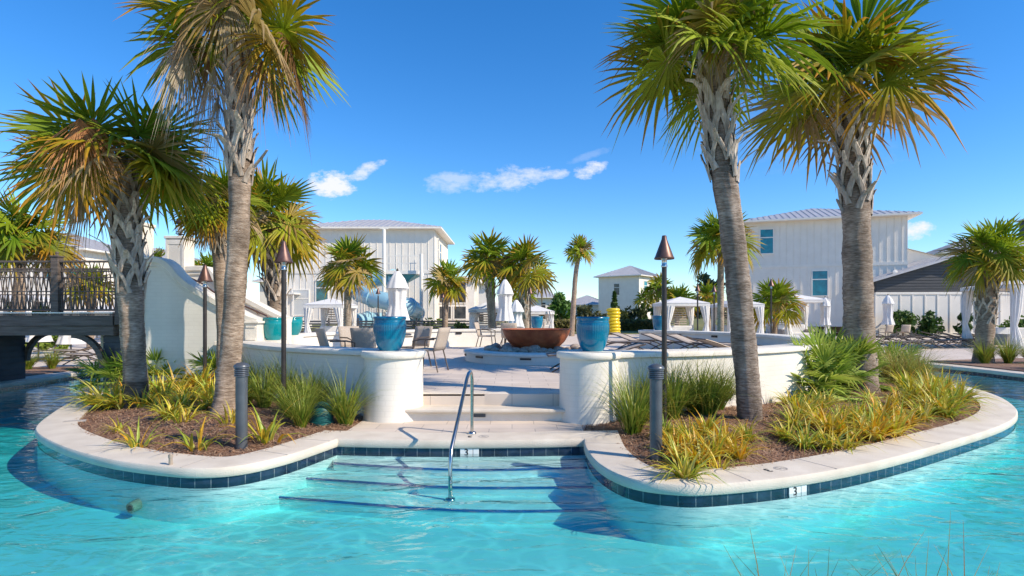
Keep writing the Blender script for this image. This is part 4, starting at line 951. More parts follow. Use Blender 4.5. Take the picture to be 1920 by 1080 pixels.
# teal dome utility light, stake, return fitting
o = empty('garden_valve_dome', bedpt(604, 788), 0, 'small dark teal dome in the grass left of the left pedestal', 'valve cover')
M_tealp = mat('teal_plastic', (.004, .085, .085), (.008, .12, .11), 5, .5)
m = MB(); m.lathe([(.15, -.05), (.15, .10), (.135, .2), (.09, .27), (.03, .295), (.001, .297)], seg=28); m.build('dome', M_tealp, o, smooth=True)
m = MB(); m.lathe([(.162, -.05), (.162, .035), (.151, .04)], seg=28); m.build('base_ring', M_tealp, o, smooth='auto')
p = bedpt(320, 862); o = empty('ground_stake', p, 0, 'short weathered stake at the bed edge near the curb', 'stake')
m = MB(); m.lathe([(.018, -.05), (.018, .12), (.012, .13), (.001, .132)], seg=10); m.build('post', M_rock, o)
m = MB(); m.lathe([(.022, .09), (.022, .12)], seg=10); m.build('collar', M_rock, o)
o = empty('pool_return_fitting', (-3.78, 5.73, -.42), 0, 'pale round return fitting on the pool wall under water at left', 'pool fitting')
m = MB(); m.tube([(0, .08, 0), (-.03, -.03, -.01), (-.035, -.05, -.012)], [.06, .055, .05], 20); m.build('nozzle', M_rock, o, smooth='auto')
m = MB(); m.tube([(-.035, -.052, -.012), (-.036, -.055, -.012)], [.03, .03], 16); m.build('outlet', M_dark, o)
# skimmer lid on the left coping
p = gp(100, 792); m = MB(); mt = Matrix.Translation((p.x+.22, p.y+.1, .002)) @ Matrix.Rotation(.5, 4, 'Z'); m.box(-.13, .13, -.05, .05, -.01, .003, mt)
for k in range(6): m.box(-.12+k*.04, -.10+k*.04, -.04, .04, .003, .006, mt)
tag(m.build('coping_grate', M_grey), 'small grey grate set in the coping at far left of the island', 'drain grate')
# coping expansion joints
jr = MB()
nrm = normals2(isl)
for (px, py) in ((1100, 858), (632, 856), (565, 886), (1420, 948), (320, 918), (1600, 915), (1790, 862), (150, 880), (1215, 948)):
    p = gp(px, py, WZ); d = np.hypot(A_isl[:, 0]-p.x, A_isl[:, 1]-p.y); k = int(d.argmin()); q = isl[k]; n_ = nrm[k]
    a = Vector((q[0]-n_[0]*.02, q[1]-n_[1]*.02, .0005)); b = Vector((q[0]+n_[0]*CW, q[1]+n_[1]*CW, .0005)); jr.beam(a, b, .008, .003)
tag(jr.build('coping_joints', M_grey), kind='structure')

# ------------------------------------------------------------ depth markings
def text(name, s, loc, rot, size, mt, ext=.001, parent=None):
    cu = bpy.data.curves.new(name, 'FONT'); cu.body = s; cu.size = size; cu.extrude = ext; cu.align_x = 'CENTER'; cu.align_y = 'CENTER'; cu.offset = size*.018
    ob = bpy.data.objects.new(name+'_tmp', cu); col.objects.link(ob); bpy.context.view_layer.update()
    me = bpy.data.meshes.new_from_object(ob.evaluated_get(bpy.context.evaluated_depsgraph_get())); bpy.data.objects.remove(ob)
    me.materials.clear(); me.materials.append(mt); o_ = bpy.data.objects.new(name, me); col.objects.link(o_); o_.location = loc; o_.rotation_euler = rot
    if parent: o_.parent = parent
    return o_
def near_out(px, py):
    p = gp(px, py, WZ); d = np.hypot(A_isl[:, 0]-p.x, A_isl[:, 1]-p.y); k = int(d.argmin()); a = Vector(isl[k-1]); b = Vector(isl[(k+1) % len(isl)]); t = (b-a).normalized(); q = Vector(isl[k]); q = q+t*(p.xy-q).dot(t); return q, t
for (px, py, lab1, lab2) in ((872, 859, 'white depth tile reading 3 in the tile band under the entry steps coping', 'black 3 and no diving mark on coping in front of the entry steps'), (1511, 932, 'white depth tile reading 3 in the tile band of the right bed curb', 'black 3 and no diving mark on coping at the front of the right bed')):
    q, t = near_out(px, py); n_ = Vector((-t.y, t.x)); ang = math.atan2(t.y, t.x)
    root = empty('depth_marker_tile', (q.x-n_.x*.006, q.y-n_.y*.006, -.152), ang, lab1, 'depth marker', 'pool depth markers')
    m = MB(); m.box(-.075, .075, -.004, .004, -.05, .045); m.box(.081, .15, -.004, .004, -.05, .045); m.build('tile', M_wtile, root, bevel=.003)
    text('numeral', '3', (0, -.0055, 0), (math.pi/2, 0, 0), .11, M_black, parent=root)
    c = Vector((q.x, q.y))+n_*.17+t*.03
    if px > 1000: c = Vector((q.x, q.y))+n_*.22-t*.1
    root = empty('depth_marking', (c.x, c.y, .0015), ang+math.pi, lab2, 'depth marker', 'depth markings on the coping')
    text('numeral', '3', (0, 0, 0), (0, 0, 0), .13, M_black, parent=root)
    m = MB(); m.mi = 0
    for k in range(24):
        a0, a1 = 2*math.pi*k/24, 2*math.pi*(k+1)/24
        m.quad(*[Vector((-.17+rr*math.cos(a), rr*math.sin(a), .0006)) for a, rr in ((a0, .055), (a0, .066), (a1, .066), (a1, .055))])
    m.beam((-.21, .04, .0005), (-.13, -.04, .0005), .01, .001); m.beam((-.19, -.01, .0004), (-.15, .012, .0004), .014, .001); m.beam((-.165, -.02, .0004), (-.15, -.045, .0004), .01, .001)
    m.build('no_diving_symbol', M_grey, root)

# ------------------------------------------------------------ furniture
def arc_pts(p0, p1, bulge, n=7):
    p0 = Vector(p0); p1 = Vector(p1); return [p0.lerp(p1, k/n)+Vector((0, 0, bulge*math.sin(math.pi*k/n))) for k in range(n+1)]
def make_lounger(label, group):
    root = empty('sun_lounger', (0, 0, 0), 0, label, 'sun lounger', group)
    def sect(ps):
        mm = MB(); rows = [(mm.vert((x, -.29, z)), mm.vert((x, .29, z)), mm.vert((x, -.29, z-.012)), mm.vert((x, .29, z-.012))) for x, z in ps]
        for k in range(len(rows)-1):
            a, b = rows[k], rows[k+1]; mm.face((a[0], b[0], b[1], a[1])); mm.face((a[2], a[3], b[3], b[2])); mm.face((a[0], a[2], b[2], b[0])); mm.face((a[1], b[1], b[3], a[3]))
        return mm
    sect([(-1.0, .34), (-.7, .36), (-.3, .35), (.15, .33)]).build('seat_sling', M_wicker, root, smooth=True)
    sect([(.16, .33), (.4, .40), (.65, .49), (.9, .56)]).build('back_sling', M_wicker, root, smooth=True)
    mm = MB()
    for sg in (-.31, .31):
        mm.tube([(-1.02, sg, .335), (-.7, sg, .36), (-.3, sg, .35), (.15, sg, .325), (.4, sg, .40), (.65, sg, .49), (.92, sg, .565)], .018, 6)
    mm.tube([(-1.02, -.31, .335), (-1.02, .31, .335)], .018, 6); mm.tube([(.92, -.31, .565), (.92, .31, .565)], .018, 6)
    mm.build('frame', M_wicker2, root)
    for sg in (-.31, .31):
        mm = MB(); mm.tube(arc_pts((-.95, sg, .01), (.25, sg, .33), .12), .017, 6); mm.build('leg', M_wicker2, root)
        mm = MB(); mm.tube(arc_pts((.72, sg, .01), (-.45, sg, .34), .12), .017, 6); mm.build('leg', M_wicker2, root)
    return root
M_wicker2 = mat('bronze_frame', (.10, .075, .06), (.14, .11, .09), 8, .45, metal=.3)
lg = make_lounger('taupe sling lounger lined up inside the right curved wall', 'loungers inside the round plaza')
inner = [(3.15, 17.2, 2.9), (4.1, 18.2, 2.5), (4.9, 17.3, 2.4), (5.4, 16.4, 2.3), (5.6, 15.2, 2.9), (5.5, 14.1, 3.3)]
for k, (x, y, a) in enumerate(inner): o = lg if k == 0 else copy_tree(lg); place(o, (x, y, DZ), a)
o = copy_tree(lg); place(o, (1.75, 11.7, DZ), 0, 'taupe lounger end peeking out left of the right pedestal', group='loungers inside the round plaza')
for k in range(9):
    o = copy_tree(lg); place(o, (16.2+k*.95, 24.4+.5*k, 0), 2.7+.02*k, 'dark sling lounger in the row before the clubhouse wall at right', group='loungers on the right bank deck')
for k in range(7):
    o = copy_tree(lg); place(o, (17.6+k*1.1, 29.0+.3*k, 0), 2.7, 'dark sling lounger in the row before the clubhouse wall at right', group='loungers on the right bank deck')
for k, (x, y, a, lab) in enumerate(((-12.3, 16.6, .1, 'nearest lounger seen under the bridge with crossed legs'), (-10.6, 17.6, .1, 'lounger half hidden under the right end of the bridge'), (-14.2, 18.5, .2, 'lounger seen under the bridge behind the nearest one'))):
    o = copy_tree(lg); place(o, (x, y, 0), a, lab, group='loungers beyond the bridge')

def make_chair(label, group):
    root = empty('dining_chair', (0, 0, 0), 0, label, 'chair', group)
    mm = MB(); mm.box(-.24, .24, -.23, .23, .42, .46); mm.build('seat', M_wicker, root, bevel=.015)
    mm = MB(); rows = []
    for k in range(6):
        t = k/5; rows.append([mm.vert((x, .22+.13*t+.04*math.cos(x*6), .44+.46*t)) for x in (-.25, -.15, 0, .15, .25)])
    for k in range(5):
        for j in range(4): mm.face((rows[k][j], rows[k][j+1], rows[k+1][j+1], rows[k+1][j]))
    ob = mm.build('backrest', M_wicker, root, smooth=True); sm = ob.modifiers.new('solid', 'SOLIDIFY'); sm.thickness = .03
    for sx_ in (-1, 1):
        mm = MB(); mm.tube([(sx_*.22, -.22, .44), (sx_*.25, -.27, 0)], .016, 6); mm.build('leg', M_wicker2, root)
        mm = MB(); mm.tube([(sx_*.22, .22, .44), (sx_*.25, .33, 0)], .016, 6); mm.build('leg', M_wicker2, root)
        mm = MB(); mm.tube([(sx_*.25, -.22, .44), (sx_*.27, -.22, .62), (sx_*.27, -.05, .66), (sx_*.26, .26, .66)], .016, 6); mm.build('armrest', M_wicker2, root)
    return root
ch = make_chair('x', 'dining chairs on the plaza')
chairs = [(-3.35, 11.0, 2.2, 'taupe chair furthest left above the curved wall'), (-2.85, 11.5, 2.9, 'taupe chair seen between the left end chair and the blue urn'), (-1.72, 11.75, -1.9, 'taupe chair right of the left pedestal urn with its leg showing'), (-2.2, 12.6, -.6, 'taupe chair behind the left blue urn'), (-3.4, 12.5, .8, 'taupe chair at the far side of the left table'),
          (-.85, 19.2, 1.35, 'taupe chair facing the camera left of the fire bowl'), (-.05, 18.3, 3.0, 'taupe chair behind the left rim of the fire bowl'), (.75, 19.6, -1.6, 'taupe chair behind the middle of the fire bowl'), (22.3, 34, 3.3, 'light chair by the small parasol before the clubhouse wall, left one'), (23.5, 34.2, 3.0, 'light chair by the small parasol before the clubhouse wall, right one')]
for k, (x, y, a, lab) in enumerate(chairs): o = ch if k == 0 else copy_tree(ch); place(o, (x, y, DZ if x < 20 else 0), a, lab)
def table(x, y, z, lab):
    root = empty('dining_table', (x, y, z), 0, lab, 'table', 'round plaza tables'); mm = MB(); mm.lathe([(.001, .72), (.5, .72), (.51, .735), (.5, .75), (.001, .75)], seg=32); mm.build('tabletop', M_wicker2, root)
    for k in range(4):
        a = k*math.pi/2+.4; mm = MB(); mm.tube([(.1*math.cos(a), .1*math.sin(a), .72), (.38*math.cos(a), .38*math.sin(a), 0)], .018, 6); mm.build('leg', M_wicker2, root)
table(-2.65, 12.1, DZ, 'dark round table among the chairs behind the left wall'); table(-.1, 19.3, DZ, 'dark round table left of the fire bowl')

def parasol(loc, H, label, r=.20, zlow=.9):
    root = empty('closed_parasol', loc, 0, label, 'parasol', 'closed white parasols')
    m = MB(); m.lathe([(.022, 0), (.022, H-.05), (.001, H-.05)], seg=10); m.build('pole', M_dark, root)
    m = MB(); m.lathe([(.22, 0), (.22, .05), (.04, .07)], seg=20); m.build('base', M_dark, root)
    md = lambda t, z: .028*math.cos(8*t)*(1 if z < H-.25 else .2)
    m = MB(); m.lathe([(r*1.15, zlow), (r*1.1, zlow+.05), (r*.72, zlow+.45), (r*.82, zlow+.8), (r*.85, H-.62), (r*1.0, H-.58)], seg=48, mod=md); m.build('canopy', M_fabric, root, smooth=True)
    m = MB(); m.lathe([(r*1.08, H-.56), (r*.7, H-.28), (r*.2, H-.06), (.001, H-.05)], seg=48, mod=lambda t, z: .015*math.cos(8*t) if z < H-.1 else 0); m.build('vent_cap', M_fabric, root, smooth=True)
    m = MB(); m.lathe([(.03, H-.06), (.035, H-.02), (.02, H+.02), (.001, H+.03)], seg=10); m.build('finial', M_dark, root, smooth=True)
def par_at(px, ytop, D, z0, lab, **k):
    p = at(px, ytop, D); parasol((p.x, p.y, z0), p.z-z0, lab, **k)
par_at(745, 505, 16.6, DZ, 'large closed white parasol behind the left blue urn', r=.30, zlow=1.0)
par_at(947, 521, 19.3, DZ, 'closed white parasol left of the palm pair', r=.26, zlow=.95)
par_at(1547, 556, 33, 0, 'small closed parasol before the large right house', r=.26); par_at(1665, 552, 34.5, 0, 'small closed parasol before the clubhouse wall', r=.30)
par_at(72, 592, 19, 0, 'closed parasol under the bridge, left one', r=.32, zlow=.6); par_at(133, 590, 19.5, 0, 'closed parasol under the bridge, right one', r=.34, zlow=.5)
par_at(968, 560, 24.5, 0, 'short closed parasol between the palm pair trunks', r=.3)

def cabana(loc, rz, w_, d_, h_, label, slats=True, sofa=True, roofr=.35):
    root = empty('cabana', loc, rz, label, 'cabana', 'white curtained cabanas'); hw, hd = w_/2, d_/2
    for sx_ in (-1, 1):
        for sy in (-1, 1):
            m = MB(); m.box(sx_*hw-.06, sx_*hw+.06, sy*hd-.06, sy*hd+.06, 0, h_-.02); m.build('post', M_trim, root)
            m = MB()
            cx_, cy_ = sx_*(hw-.16), sy*(hd-.02)-.1*(1 if sy < 0 else 0)
            prof_ = [(.25, .03), (.20, .45), (.10, .95), (.085, 1.05), (.13, 1.25), (.19, 1.7), (.22, h_-.15)]
            rows = []
            for (r, z) in prof_:
                f_ = (1.05-z)/1.05 if z < 1.05 else (z-1.05)/(h_-1.05); ox = -sx_*0.06*(1-f_)*-1
                rows.append([m.vert((cx_+sx_*.12*(1-f_)+r*math.cos(t)*(1+.18*math.cos(9*t)), cy_+.45*r*math.sin(t)*(1+.35*math.cos(9*t)), z)) for t in [2*math.pi*j/36 for j in range(36)]])
            for k in range(len(rows)-1):
                for j in range(36): m.face((rows[k][j], rows[k][(j+1) % 36], rows[k+1][(j+1) % 36], rows[k+1][j]))
            m.build('curtain', M_fabric, root, smooth=True)
    m = MB(); m.box(-hw-.12, hw+.12, -hd-.12, hd+.12, h_-.16, h_+.0)
    ap = m.vert((0, 0, h_+roofr)); cs = [m.vert((sx_*(hw+.14), sy*(hd+.14), h_+.002)) for sx_, sy in ((-1, -1), (1, -1), (1, 1), (-1, 1))]
    for k in range(4): m.face((cs[k], cs[(k+1) % 4], ap))
    m.build('roof', M_fabric, root)
    if slats:
        m = MB()
        for k in range(13): z = .35+k*.125; m.box(-hw+.3, hw-.3, hd-.03, hd, z, z+.07)
        m.build('slat_screen', M_wicker, root)
    if sofa:
        so_ = empty('daybed', Vector(loc)+Vector((0, .2, 0)), rz, 'cushioned daybed inside the '+label, 'daybed', 'daybeds in the cabanas')
        m = MB(); m.box(-.85, .85, -.45, .5, .12, .42); m.build('seat', M_fabric, so_, bevel=.05)
        m = MB(); m.box(-.85, .85, .45, .62, .3, .9); m.build('backrest', M_fabric, so_, bevel=.05)
        for sg in (-1, 1):
            m = MB(); m.box(sg*.9-.06, sg*.9+.06, -.45, .55, .1, .62); m.build('armrest', M_wicker, so_)
    return root
def cab_px(x0, x1, ytop, D, lab, **k):
    a = at(x0, ytop, D); b = at(x1, ytop, D); return cabana(((a.x+b.x)/2, D+1.2, 0), 0, b.x-a.x-.25, 2.4, a.z, lab, **k)
cab_px(570, 645, 571, 28, 'cabana in front of the left white house')
cab_px(878, 962, 580, 29, 'cabana left of the palm pair with slatted screen', roofr=.5)
cab_px(975, 1040, 584, 31, 'cabana right of the palm pair behind fire bowl')
cab_px(1246, 1330, 568, 29, 'cabana with bright curtains and slatted back right of the near torch')
cab_px(1362, 1432, 570, 30, 'cabana hidden behind the leaning palm trunk')
cab_px(1470, 1556, 562, 33, 'cabana below the lower window of the large right house')
cabana((23.3, 25.7, 0), -.16, 3.3, 3.3, 2.8, 'large curtained cabana at the right edge behind the stocky palm', slats=False, sofa=True)
cab_px(-60, 60, 560, 34, 'cabana seen through the bridge railing at left', slats=True)
cab_px(150, 225, 580, 33, 'cabana seen through the bridge railing at right', slats=True)

# ------------------------------------------------------------ buildings
def window(parent, c, w_, h_, nrm_y, mt, mull=True, fr_=.07, axis='x'):
    m = MB(); cx_, cy_, cz_ = c; d = .05
    def bx(a0, a1, z0, z1, y0, y1, mm):
        if axis == 'x': mm.box(cx_+a0, cx_+a1, cy_+y0*nrm_y if nrm_y > 0 else cy_-y1, cy_+y1*nrm_y if nrm_y > 0 else cy_-y0, cz_+z0, cz_+z1)
        else: mm.box(cy_+y0*nrm_y if nrm_y > 0 else cy_-y1, cy_+y1*nrm_y if nrm_y > 0 else cy_-y0, cx_+a0, cx_+a1, cz_+z0, cz_+z1)
    hw, hh = w_/2, h_/2
    for a in ((-hw-fr_, -hw, -hh-fr_, hh+fr_), (hw, hw+fr_, -hh-fr_, hh+fr_), (-hw, hw, hh, hh+fr_*1.2), (-hw, hw, -hh-fr_, -hh)): bx(*a, .0, .06, m)
    if mull: bx(-hw, hw, hh*.28, hh*.28+.07, .0, .056, m)
    f = m.build('window', M_trim, parent)
    m = MB(); bx(-hw, hw, -hh, hh, .03, .04, m); m.build('pane', mt, f); return f
def house(name, loc, rz, W, Dp, z0, ze, zr, label, wins=(), swins=(), ov=.6, bands=(), hip=None, batten=.45, wall_mt=None, side=1, fascia=True, gable=False):
    """local frame: front face at y=0 from x=0..W, house extends to y=Dp"""
    root = empty(name, loc, rz, label, 'house'); wm = wall_mt or M_board
    m = MB(); m.box(0, W, 0, Dp, z0, ze-.02)
    if batten:
        k = 0; x = .0
        while x <= W: m.box(x-.02, x+.02, -.025, -.001, z0+.01, ze-.05); x += batten
        y = .0
        while y <= Dp:
            m.box(W+.001, W+.025, y-.02, y+.02, z0+.01, ze-.05); m.box(-.025, -.001, y-.02, y+.02, z0+.01, ze-.05); y += batten
    for zb in bands: m.box(-.04, W+.04, -.045, Dp, zb-.11, zb+.11)
    m.box(-.05, W+.05, -.05, Dp, z0-.25, z0); 
    m.build('wall', wm, root)
    hp = Dp/2 if hip is None else hip
    m = MB(); e = [(-ov, -ov), (W+ov, -ov), (W+ov, Dp+ov), (-ov, Dp+ov)]
    if gable: r0, r1 = Vector((-ov, Dp/2, zr)), Vector((W+ov, Dp/2, zr))
    else: r0, r1 = Vector((min(hp, W/2-.01), Dp/2, zr)), Vector((max(W-hp, W/2+.01), Dp/2, zr))
    th = .10
    ev = [Vector((x, y, ze+.06)) for x, y in e]; lo_ = [Vector((x, y, ze-.06)) for x, y in e]
    m.quad(ev[0], ev[1], r1, r0); m.quad(ev[2], ev[3], r0, r1)
    i = [m.vert(p_) for p_ in (ev[1], ev[2], r1)]; m.face(i); i = [m.vert(p_) for p_ in (ev[3], ev[0], r0)]; m.face(i)
    # standing seams
    nse = int((W+2*ov)/.42)
    for k in range(nse):
        x = -ov+.2+k*.42; t = 1.0
        if not gable:
            if x < r0.x: t = (x+ov)/(r0.x+ov)
            elif x > r1.x: t = (W+ov-x)/(W+ov-r1.x)
        for ys, yd in ((-ov, 1), (Dp+ov, -1)):
            m.beam((x, ys, ze+.075), (x, ys+yd*(Dp/2+ov)*t, ze+.075+(zr-ze-.06)*t), .03, .04)
    nse = int((Dp+2*ov)/.42)
    if not gable:
        for k in range(nse):
            y = -ov+.2+k*.42; t = 1-abs(y-Dp/2)/(Dp/2+ov); m.beam((W+ov, y, ze+.075), (W+ov-(W+ov-r1.x)*t, y, ze+.075+(zr-ze-.06)*t), .03, .04); m.beam((-ov, y, ze+.075), (-ov+(r0.x+ov)*t, y, ze+.075+(zr-ze-.06)*t), .03, .04)
    rf = m.build('roof', M_roof, root)
    m = MB()
    for k in range(4): m.quad(lo_[k], lo_[(k+1) % 4], ev[(k+1) % 4]-Vector((0, 0, .002)), ev[k]-Vector((0, 0, .002)))
    m.quad(*[p_ for p_ in lo_[::-1]]); m.build('fascia', M_trim, rf)
    for wdef in wins: window(root, (wdef[0], -.002, wdef[1]), wdef[2], wdef[3], -1, wdef[4] if len(wdef) > 4 else M_glass)
    for wdef in swins: window(root, (wdef[0], W+.002, wdef[1]), wdef[2], wdef[3], 1, wdef[4] if len(wdef) > 4 else M_glass, axis='y')
    return root
# left centre house (screened wing and side balcony to its right)
h1 = house('white_house', (-15.8, 40, 0), 0, 10.35, 8.2, 1.15, 7.55, 8.85, 'large white board and batten house with hip roof behind the slide', wins=((2.45, 3.15, .8, 1.45, M_glass), (.95, 2.35, 1.1, 1.7, M_lampgl)), bands=(4.5,), swins=((1.6, 5.9, .5, 2.2, M_darkwin), (3.0, 5.9, .9, 1.8, M_darkwin)), hip=4.2, ov=.55)
m = MB(); m.box(10.36, 13.0, 2.2, 7.9, .8, 4.1); m.box(10.3, 13.3, 1.9, 8.0, 4.1, 4.3); m.build('porch_wing', M_board, h1)
for x in (10.85, 11.95): 
    f = window(h1, (x, 2.195, 3.15), .85, 1.5, -1, M_darkwin, mull=False); window(h1, (x, 2.195, 1.65), .85, .9, -1, M_darkwin, mull=False)
m = MB(); m.box(-.02, .9, -1.2, -.06, 1.0, 1.15)
for x in (-.0, .45, .88): m.box(x-.03, x+.03, -1.2, -1.14, 1.15, 2.9)
m.box(-.05, .95, -1.25, -.05, 2.9, 3.0); m.build('small_porch', M_trim, h1)
# low dark louvred fence in front of that house
fe = empty('louvred_fence', (-14.5, 34, 0), 0, 'low dark louvred fence in front of left white house', 'fence')
m = MB()
for k in range(7): m.box(0, 12.5, 0, .04, .15+k*.15, .24+k*.15)
m.build('slats', M_gable, fe); 
for k in range(8): m = MB(); m.box(k*1.75, k*1.75+.09, -.04, .06, 0, 1.3); m.build('post', M_gable, fe)

dl = Vector((17.5, 42.4, 0)); dr_ = Vector((27.15, 39.1, 0)); dd = (dr_-dl)
h5 = house('white_house', dl, math.atan2(dd.y, dd.x), dd.length, 9, .9, 8.35, 9.9, 'large white house on the right behind the stout palm with teal windows', bands=(5.05,), wins=((1.35, 6.9, .85, 1.75, M_tealwin), (4.85, 3.75, .95, 1.75, M_tealwin)), hip=6.5, ov=.7)
m = MB(); m.box(10.3, 16.0, 3.5, 9, .9, 4.6); m.build('rear_wing', M_board, h5)
m = MB(); m.quad(Vector((10.3, 3.2, 6.6)), Vector((10.3, 3.2, 4.4)), Vector((16.5, 3.2, 4.4)), Vector((15.5, 3.2, 4.9))); m.quad(Vector((10.2, 3.0, 6.65)), Vector((15.9, 3.0, 4.8)), Vector((15.9, 9.2, 4.8)), Vector((10.2, 9.2, 6.65))); m.build('lean_to_roof', M_trim, h5)
m = MB(); p_ = Vector((1.0, -.4, 2.2)); m.box(7.2, 7.9, -.5, -.05, 1.5, 2.3)
for k in range(5): m.box(7.25, 7.85, -.52, -.501, 1.6+k*.13, 1.66+k*.13)
m.build('air_unit', M_siding, h5)
# distant houses
house('white_house', (13.6, 89.5, 0), R(-38), 6.9, 8, -.1, 7.4, 9.3, 'distant two storey white house with hip roof and teal shutter', wins=((3.2, 5.4, .9, 1.7, M_darkwin), (3.2, 1.7, .8, 1.4, M_darkwin)), swins=((2.2, 5.6, 1.1, 2.0, M_tealwin), (4.6, 1.7, .9, 2.6, M_darkwin), (6.4, 1.7, .9, 2.6, M_darkwin)), batten=0, hip=3.4)
house('white_house', (-5.6, 62, 0), 0, 3.1, 6, 0, 4.9, 6.2, 'small white house behind cabana left of the palm pair', wins=((1.3, 3.4, .35, 1.2, M_darkwin), (2.2, 1.4, .6, 1.2, M_darkwin)), batten=0)
house('white_house', (2.3, 80, 0), 0, 3.4, 6, 0, 3.9, 6.0, 'small far white house seen right of the palm pair', wins=((2.1, 2.7, .6, 1.0, M_darkwin),), batten=0)
house('white_house', (9.0, 100, 0), R(-20), 7, 7, 0, 3.2, 5.0, 'low far house with pale roof beyond the slender palm', batten=0, wins=((3, 1.6, 1, 1.2, M_darkwin),))
house('white_house', (-46, 42, 0), 0, 14.3, 8, -.1, 6.3, 8.1, 'white house beyond the bridge with teal shutters', wins=((11.9, 5.0, .75, 1.7, M_tealwin), (13.7, 4.9, .8, 1.2, M_tealwin), (8, 4.9, .8, 1.4, M_tealwin)), batten=.5, hip=4)
house('white_house', (-38.5, 52, 0), 0, 7.5, 7, -.1, 6.6, 8.0, 'pale house with grey roof behind the teal shuttered house', batten=0, wins=((5, 4, .9, 1.4, M_darkwin),))
house('white_house', (-27.5, 62, 0), 0, 3.6, 6, 0, 5.1, 6.3, 'narrow far house glimpsed left of the crosshatched palm trunk', batten=0, wins=((1.7, 4.0, .5, 1.4, M_glass), (2.4, 1.9, 1.2, .7, M_darkwin)))
house('white_house', (47, 62, 0), R(-15), 12, 8, 0, 8.2, 10.2, 'far white house behind the right cabana', batten=0, wins=((2, 6.3, .9, 1.6, M_glass),))
house('grey_tower_block', (91, 95, 0), R(-10), 14, 9, 0, 18.5, 20.5, 'tall grey building block far off at the right edge', batten=0, wins=((2, 12, 1, 2, M_darkwin), (5, 12, 1, 2, M_darkwin)), wall_mt=M_gable)
# clubhouse: dark lap sided gable over white board wall
cl = empty('clubhouse', (24.6, 38.5, 0), R(-6), 'low clubhouse with charcoal lap sided gable above a white panel wall', 'clubhouse')
Wc = 14.0
m = MB(); m.box(0, Wc, 0, 9, .1, 3.0)
x = 0
while x <= Wc: m.box(x-.04, x+.04, -.035, -.001, .1, 2.95); x += .78
m.box(-.02, Wc+.02, -.05, -.0, 2.86, 3.02); m.box(0, Wc, -.05, 0, .08, .3); m.build('wall', M_board, cl)
m = MB(); prof_ = [(0, 3.02), (Wc-.3, 3.02), (Wc-.31, 3.04), (4.9, 5.35), (0, 3.85)]
f0 = [m.vert((x_, 0, z_)) for x_, z_ in prof_]; m.face(f0); b0_ = [m.vert((x_, 8.9, z_)) for x_, z_ in prof_]; m.face(b0_[::-1])
for k in range(5): m.face((f0[k], b0_[k], b0_[(k+1) % 5], f0[(k+1) % 5]))
def gz(z_):   # gable span at height z
    if z_ <= 3.85: return 0, 4.9+(5.35-z_)/2.4*(Wc-4.9)
    return (z_-3.85)/1.5*4.9, 4.9+(5.35-z_)/2.4*(Wc-4.9)
z_ = 3.05
while z_ < 5.15:
    a_, b_ = gz(z_+.15); m.box(a_+.02, b_-.02, -.03, -.001, z_, z_+.15); m.box(a_+.02, b_-.02, -.042, -.0305, z_, z_+.018); z_ += .19
m.build('gable', M_gable, cl)
m = MB(); 
for (x0_, z0_, x1_, z1_) in ((-.6, 3.76, 4.9, 5.45), (4.9, 5.45, Wc+.6, 2.9)):
    m.quad(Vector((x0_, -.5, z0_)), Vector((x1_, -.5, z1_)), Vector((x1_, 9.2, z1_)), Vector((x0_, 9.2, z0_))); m.beam((x0_, -.52, z0_-.06), (x1_, -.52, z1_-.06), .05, .14)
    dx_ = x1_-x0_
    for k in range(1, 18): xx_ = x0_+dx_*k/18; 
    for k in range(1, 20): yy_ = -.5+k*.48; m.beam((x0_, yy_, z0_+.02), (x1_, yy_, z1_+.02), .03, .04)
m.build('roof', M_roof, cl)
for (x_, z__) in ((1.15, 4.35), (6.1, 3.75)):
    m = MB(); m.lathe([(.05, 0), (.16, .02), (.16, .12), (.001, .14)], seg=16); o_ = m.build('flood_light', M_trim, cl); o_.rotation_euler = (math.pi/2, 0, 0); o_.location = (x_, -.08, z__)

# ------------------------------------------------------------ water slide
ws = empty('water_slide', (0, 0, 0), 0, 'light blue spiral tube slide with white tower platform', 'water slide')
tp = [at(*q) for q in ((745, 522, 36.5), (712, 522, 37.2), (682, 531, 37), (672, 545, 36), (690, 556, 34.8), (725, 565, 34), (758, 573, 34), (778, 583, 35), (770, 595, 36.6), (735, 602, 37.5), (700, 600, 37), (672, 603, 36), (655, 609, 35))]
cpt = catmull(tp, 6); m = MB(); m.tube(cpt, .52, 20, cap=False); m.build('tube', M_slide, ws, smooth=True)
for k in range(2, len(cpt)-1, 6):
    m = MB(); d = (cpt[k+1]-cpt[k-1]).normalized(); m.tube([cpt[k]-d*.05, cpt[k]+d*.05], .60, 20); m.build('joint_flange', M_slide, ws, smooth='auto')
pl0 = at(722, 512, 36.5); pl1 = at(789, 512, 36.5)
m = MB(); m.box(pl0.x, pl1.x, 35.6, 37.8, pl0.z-.12, pl0.z+.1); m.build('platform', M_trim, ws)
m = MB()
for k in range(10):
    x = pl0.x+(pl1.x-pl0.x)*k/9; m.beam((x, 35.62, pl0.z), (x, 35.62, pl0.z+1.0), .035, .035)
for zz_ in (.55, 1.02): m.beam((pl0.x, 35.62, pl0.z+zz_), (pl1.x, 35.62, pl0.z+zz_), .05, .05)
m.build('guard_rail', M_trim, ws)
M_tealc = mat('teal_canopy', (.08, .30, .32), (.06, .24, .27), 2, .5)
m = MB(); ap = m.vert(at(757, 535, 36.3)); q_ = [m.vert(Vector((x, y, pl0.z-.13))) for x, y in ((pl0.x+.2, 35.8), (pl1.x-.2, 35.8), (pl1.x-.2, 37.6), (pl0.x+.2, 37.6))]
for k in range(4): m.face((q_[(k+1) % 4], q_[k], ap))
m.build('support_cone', M_tealc, ws)
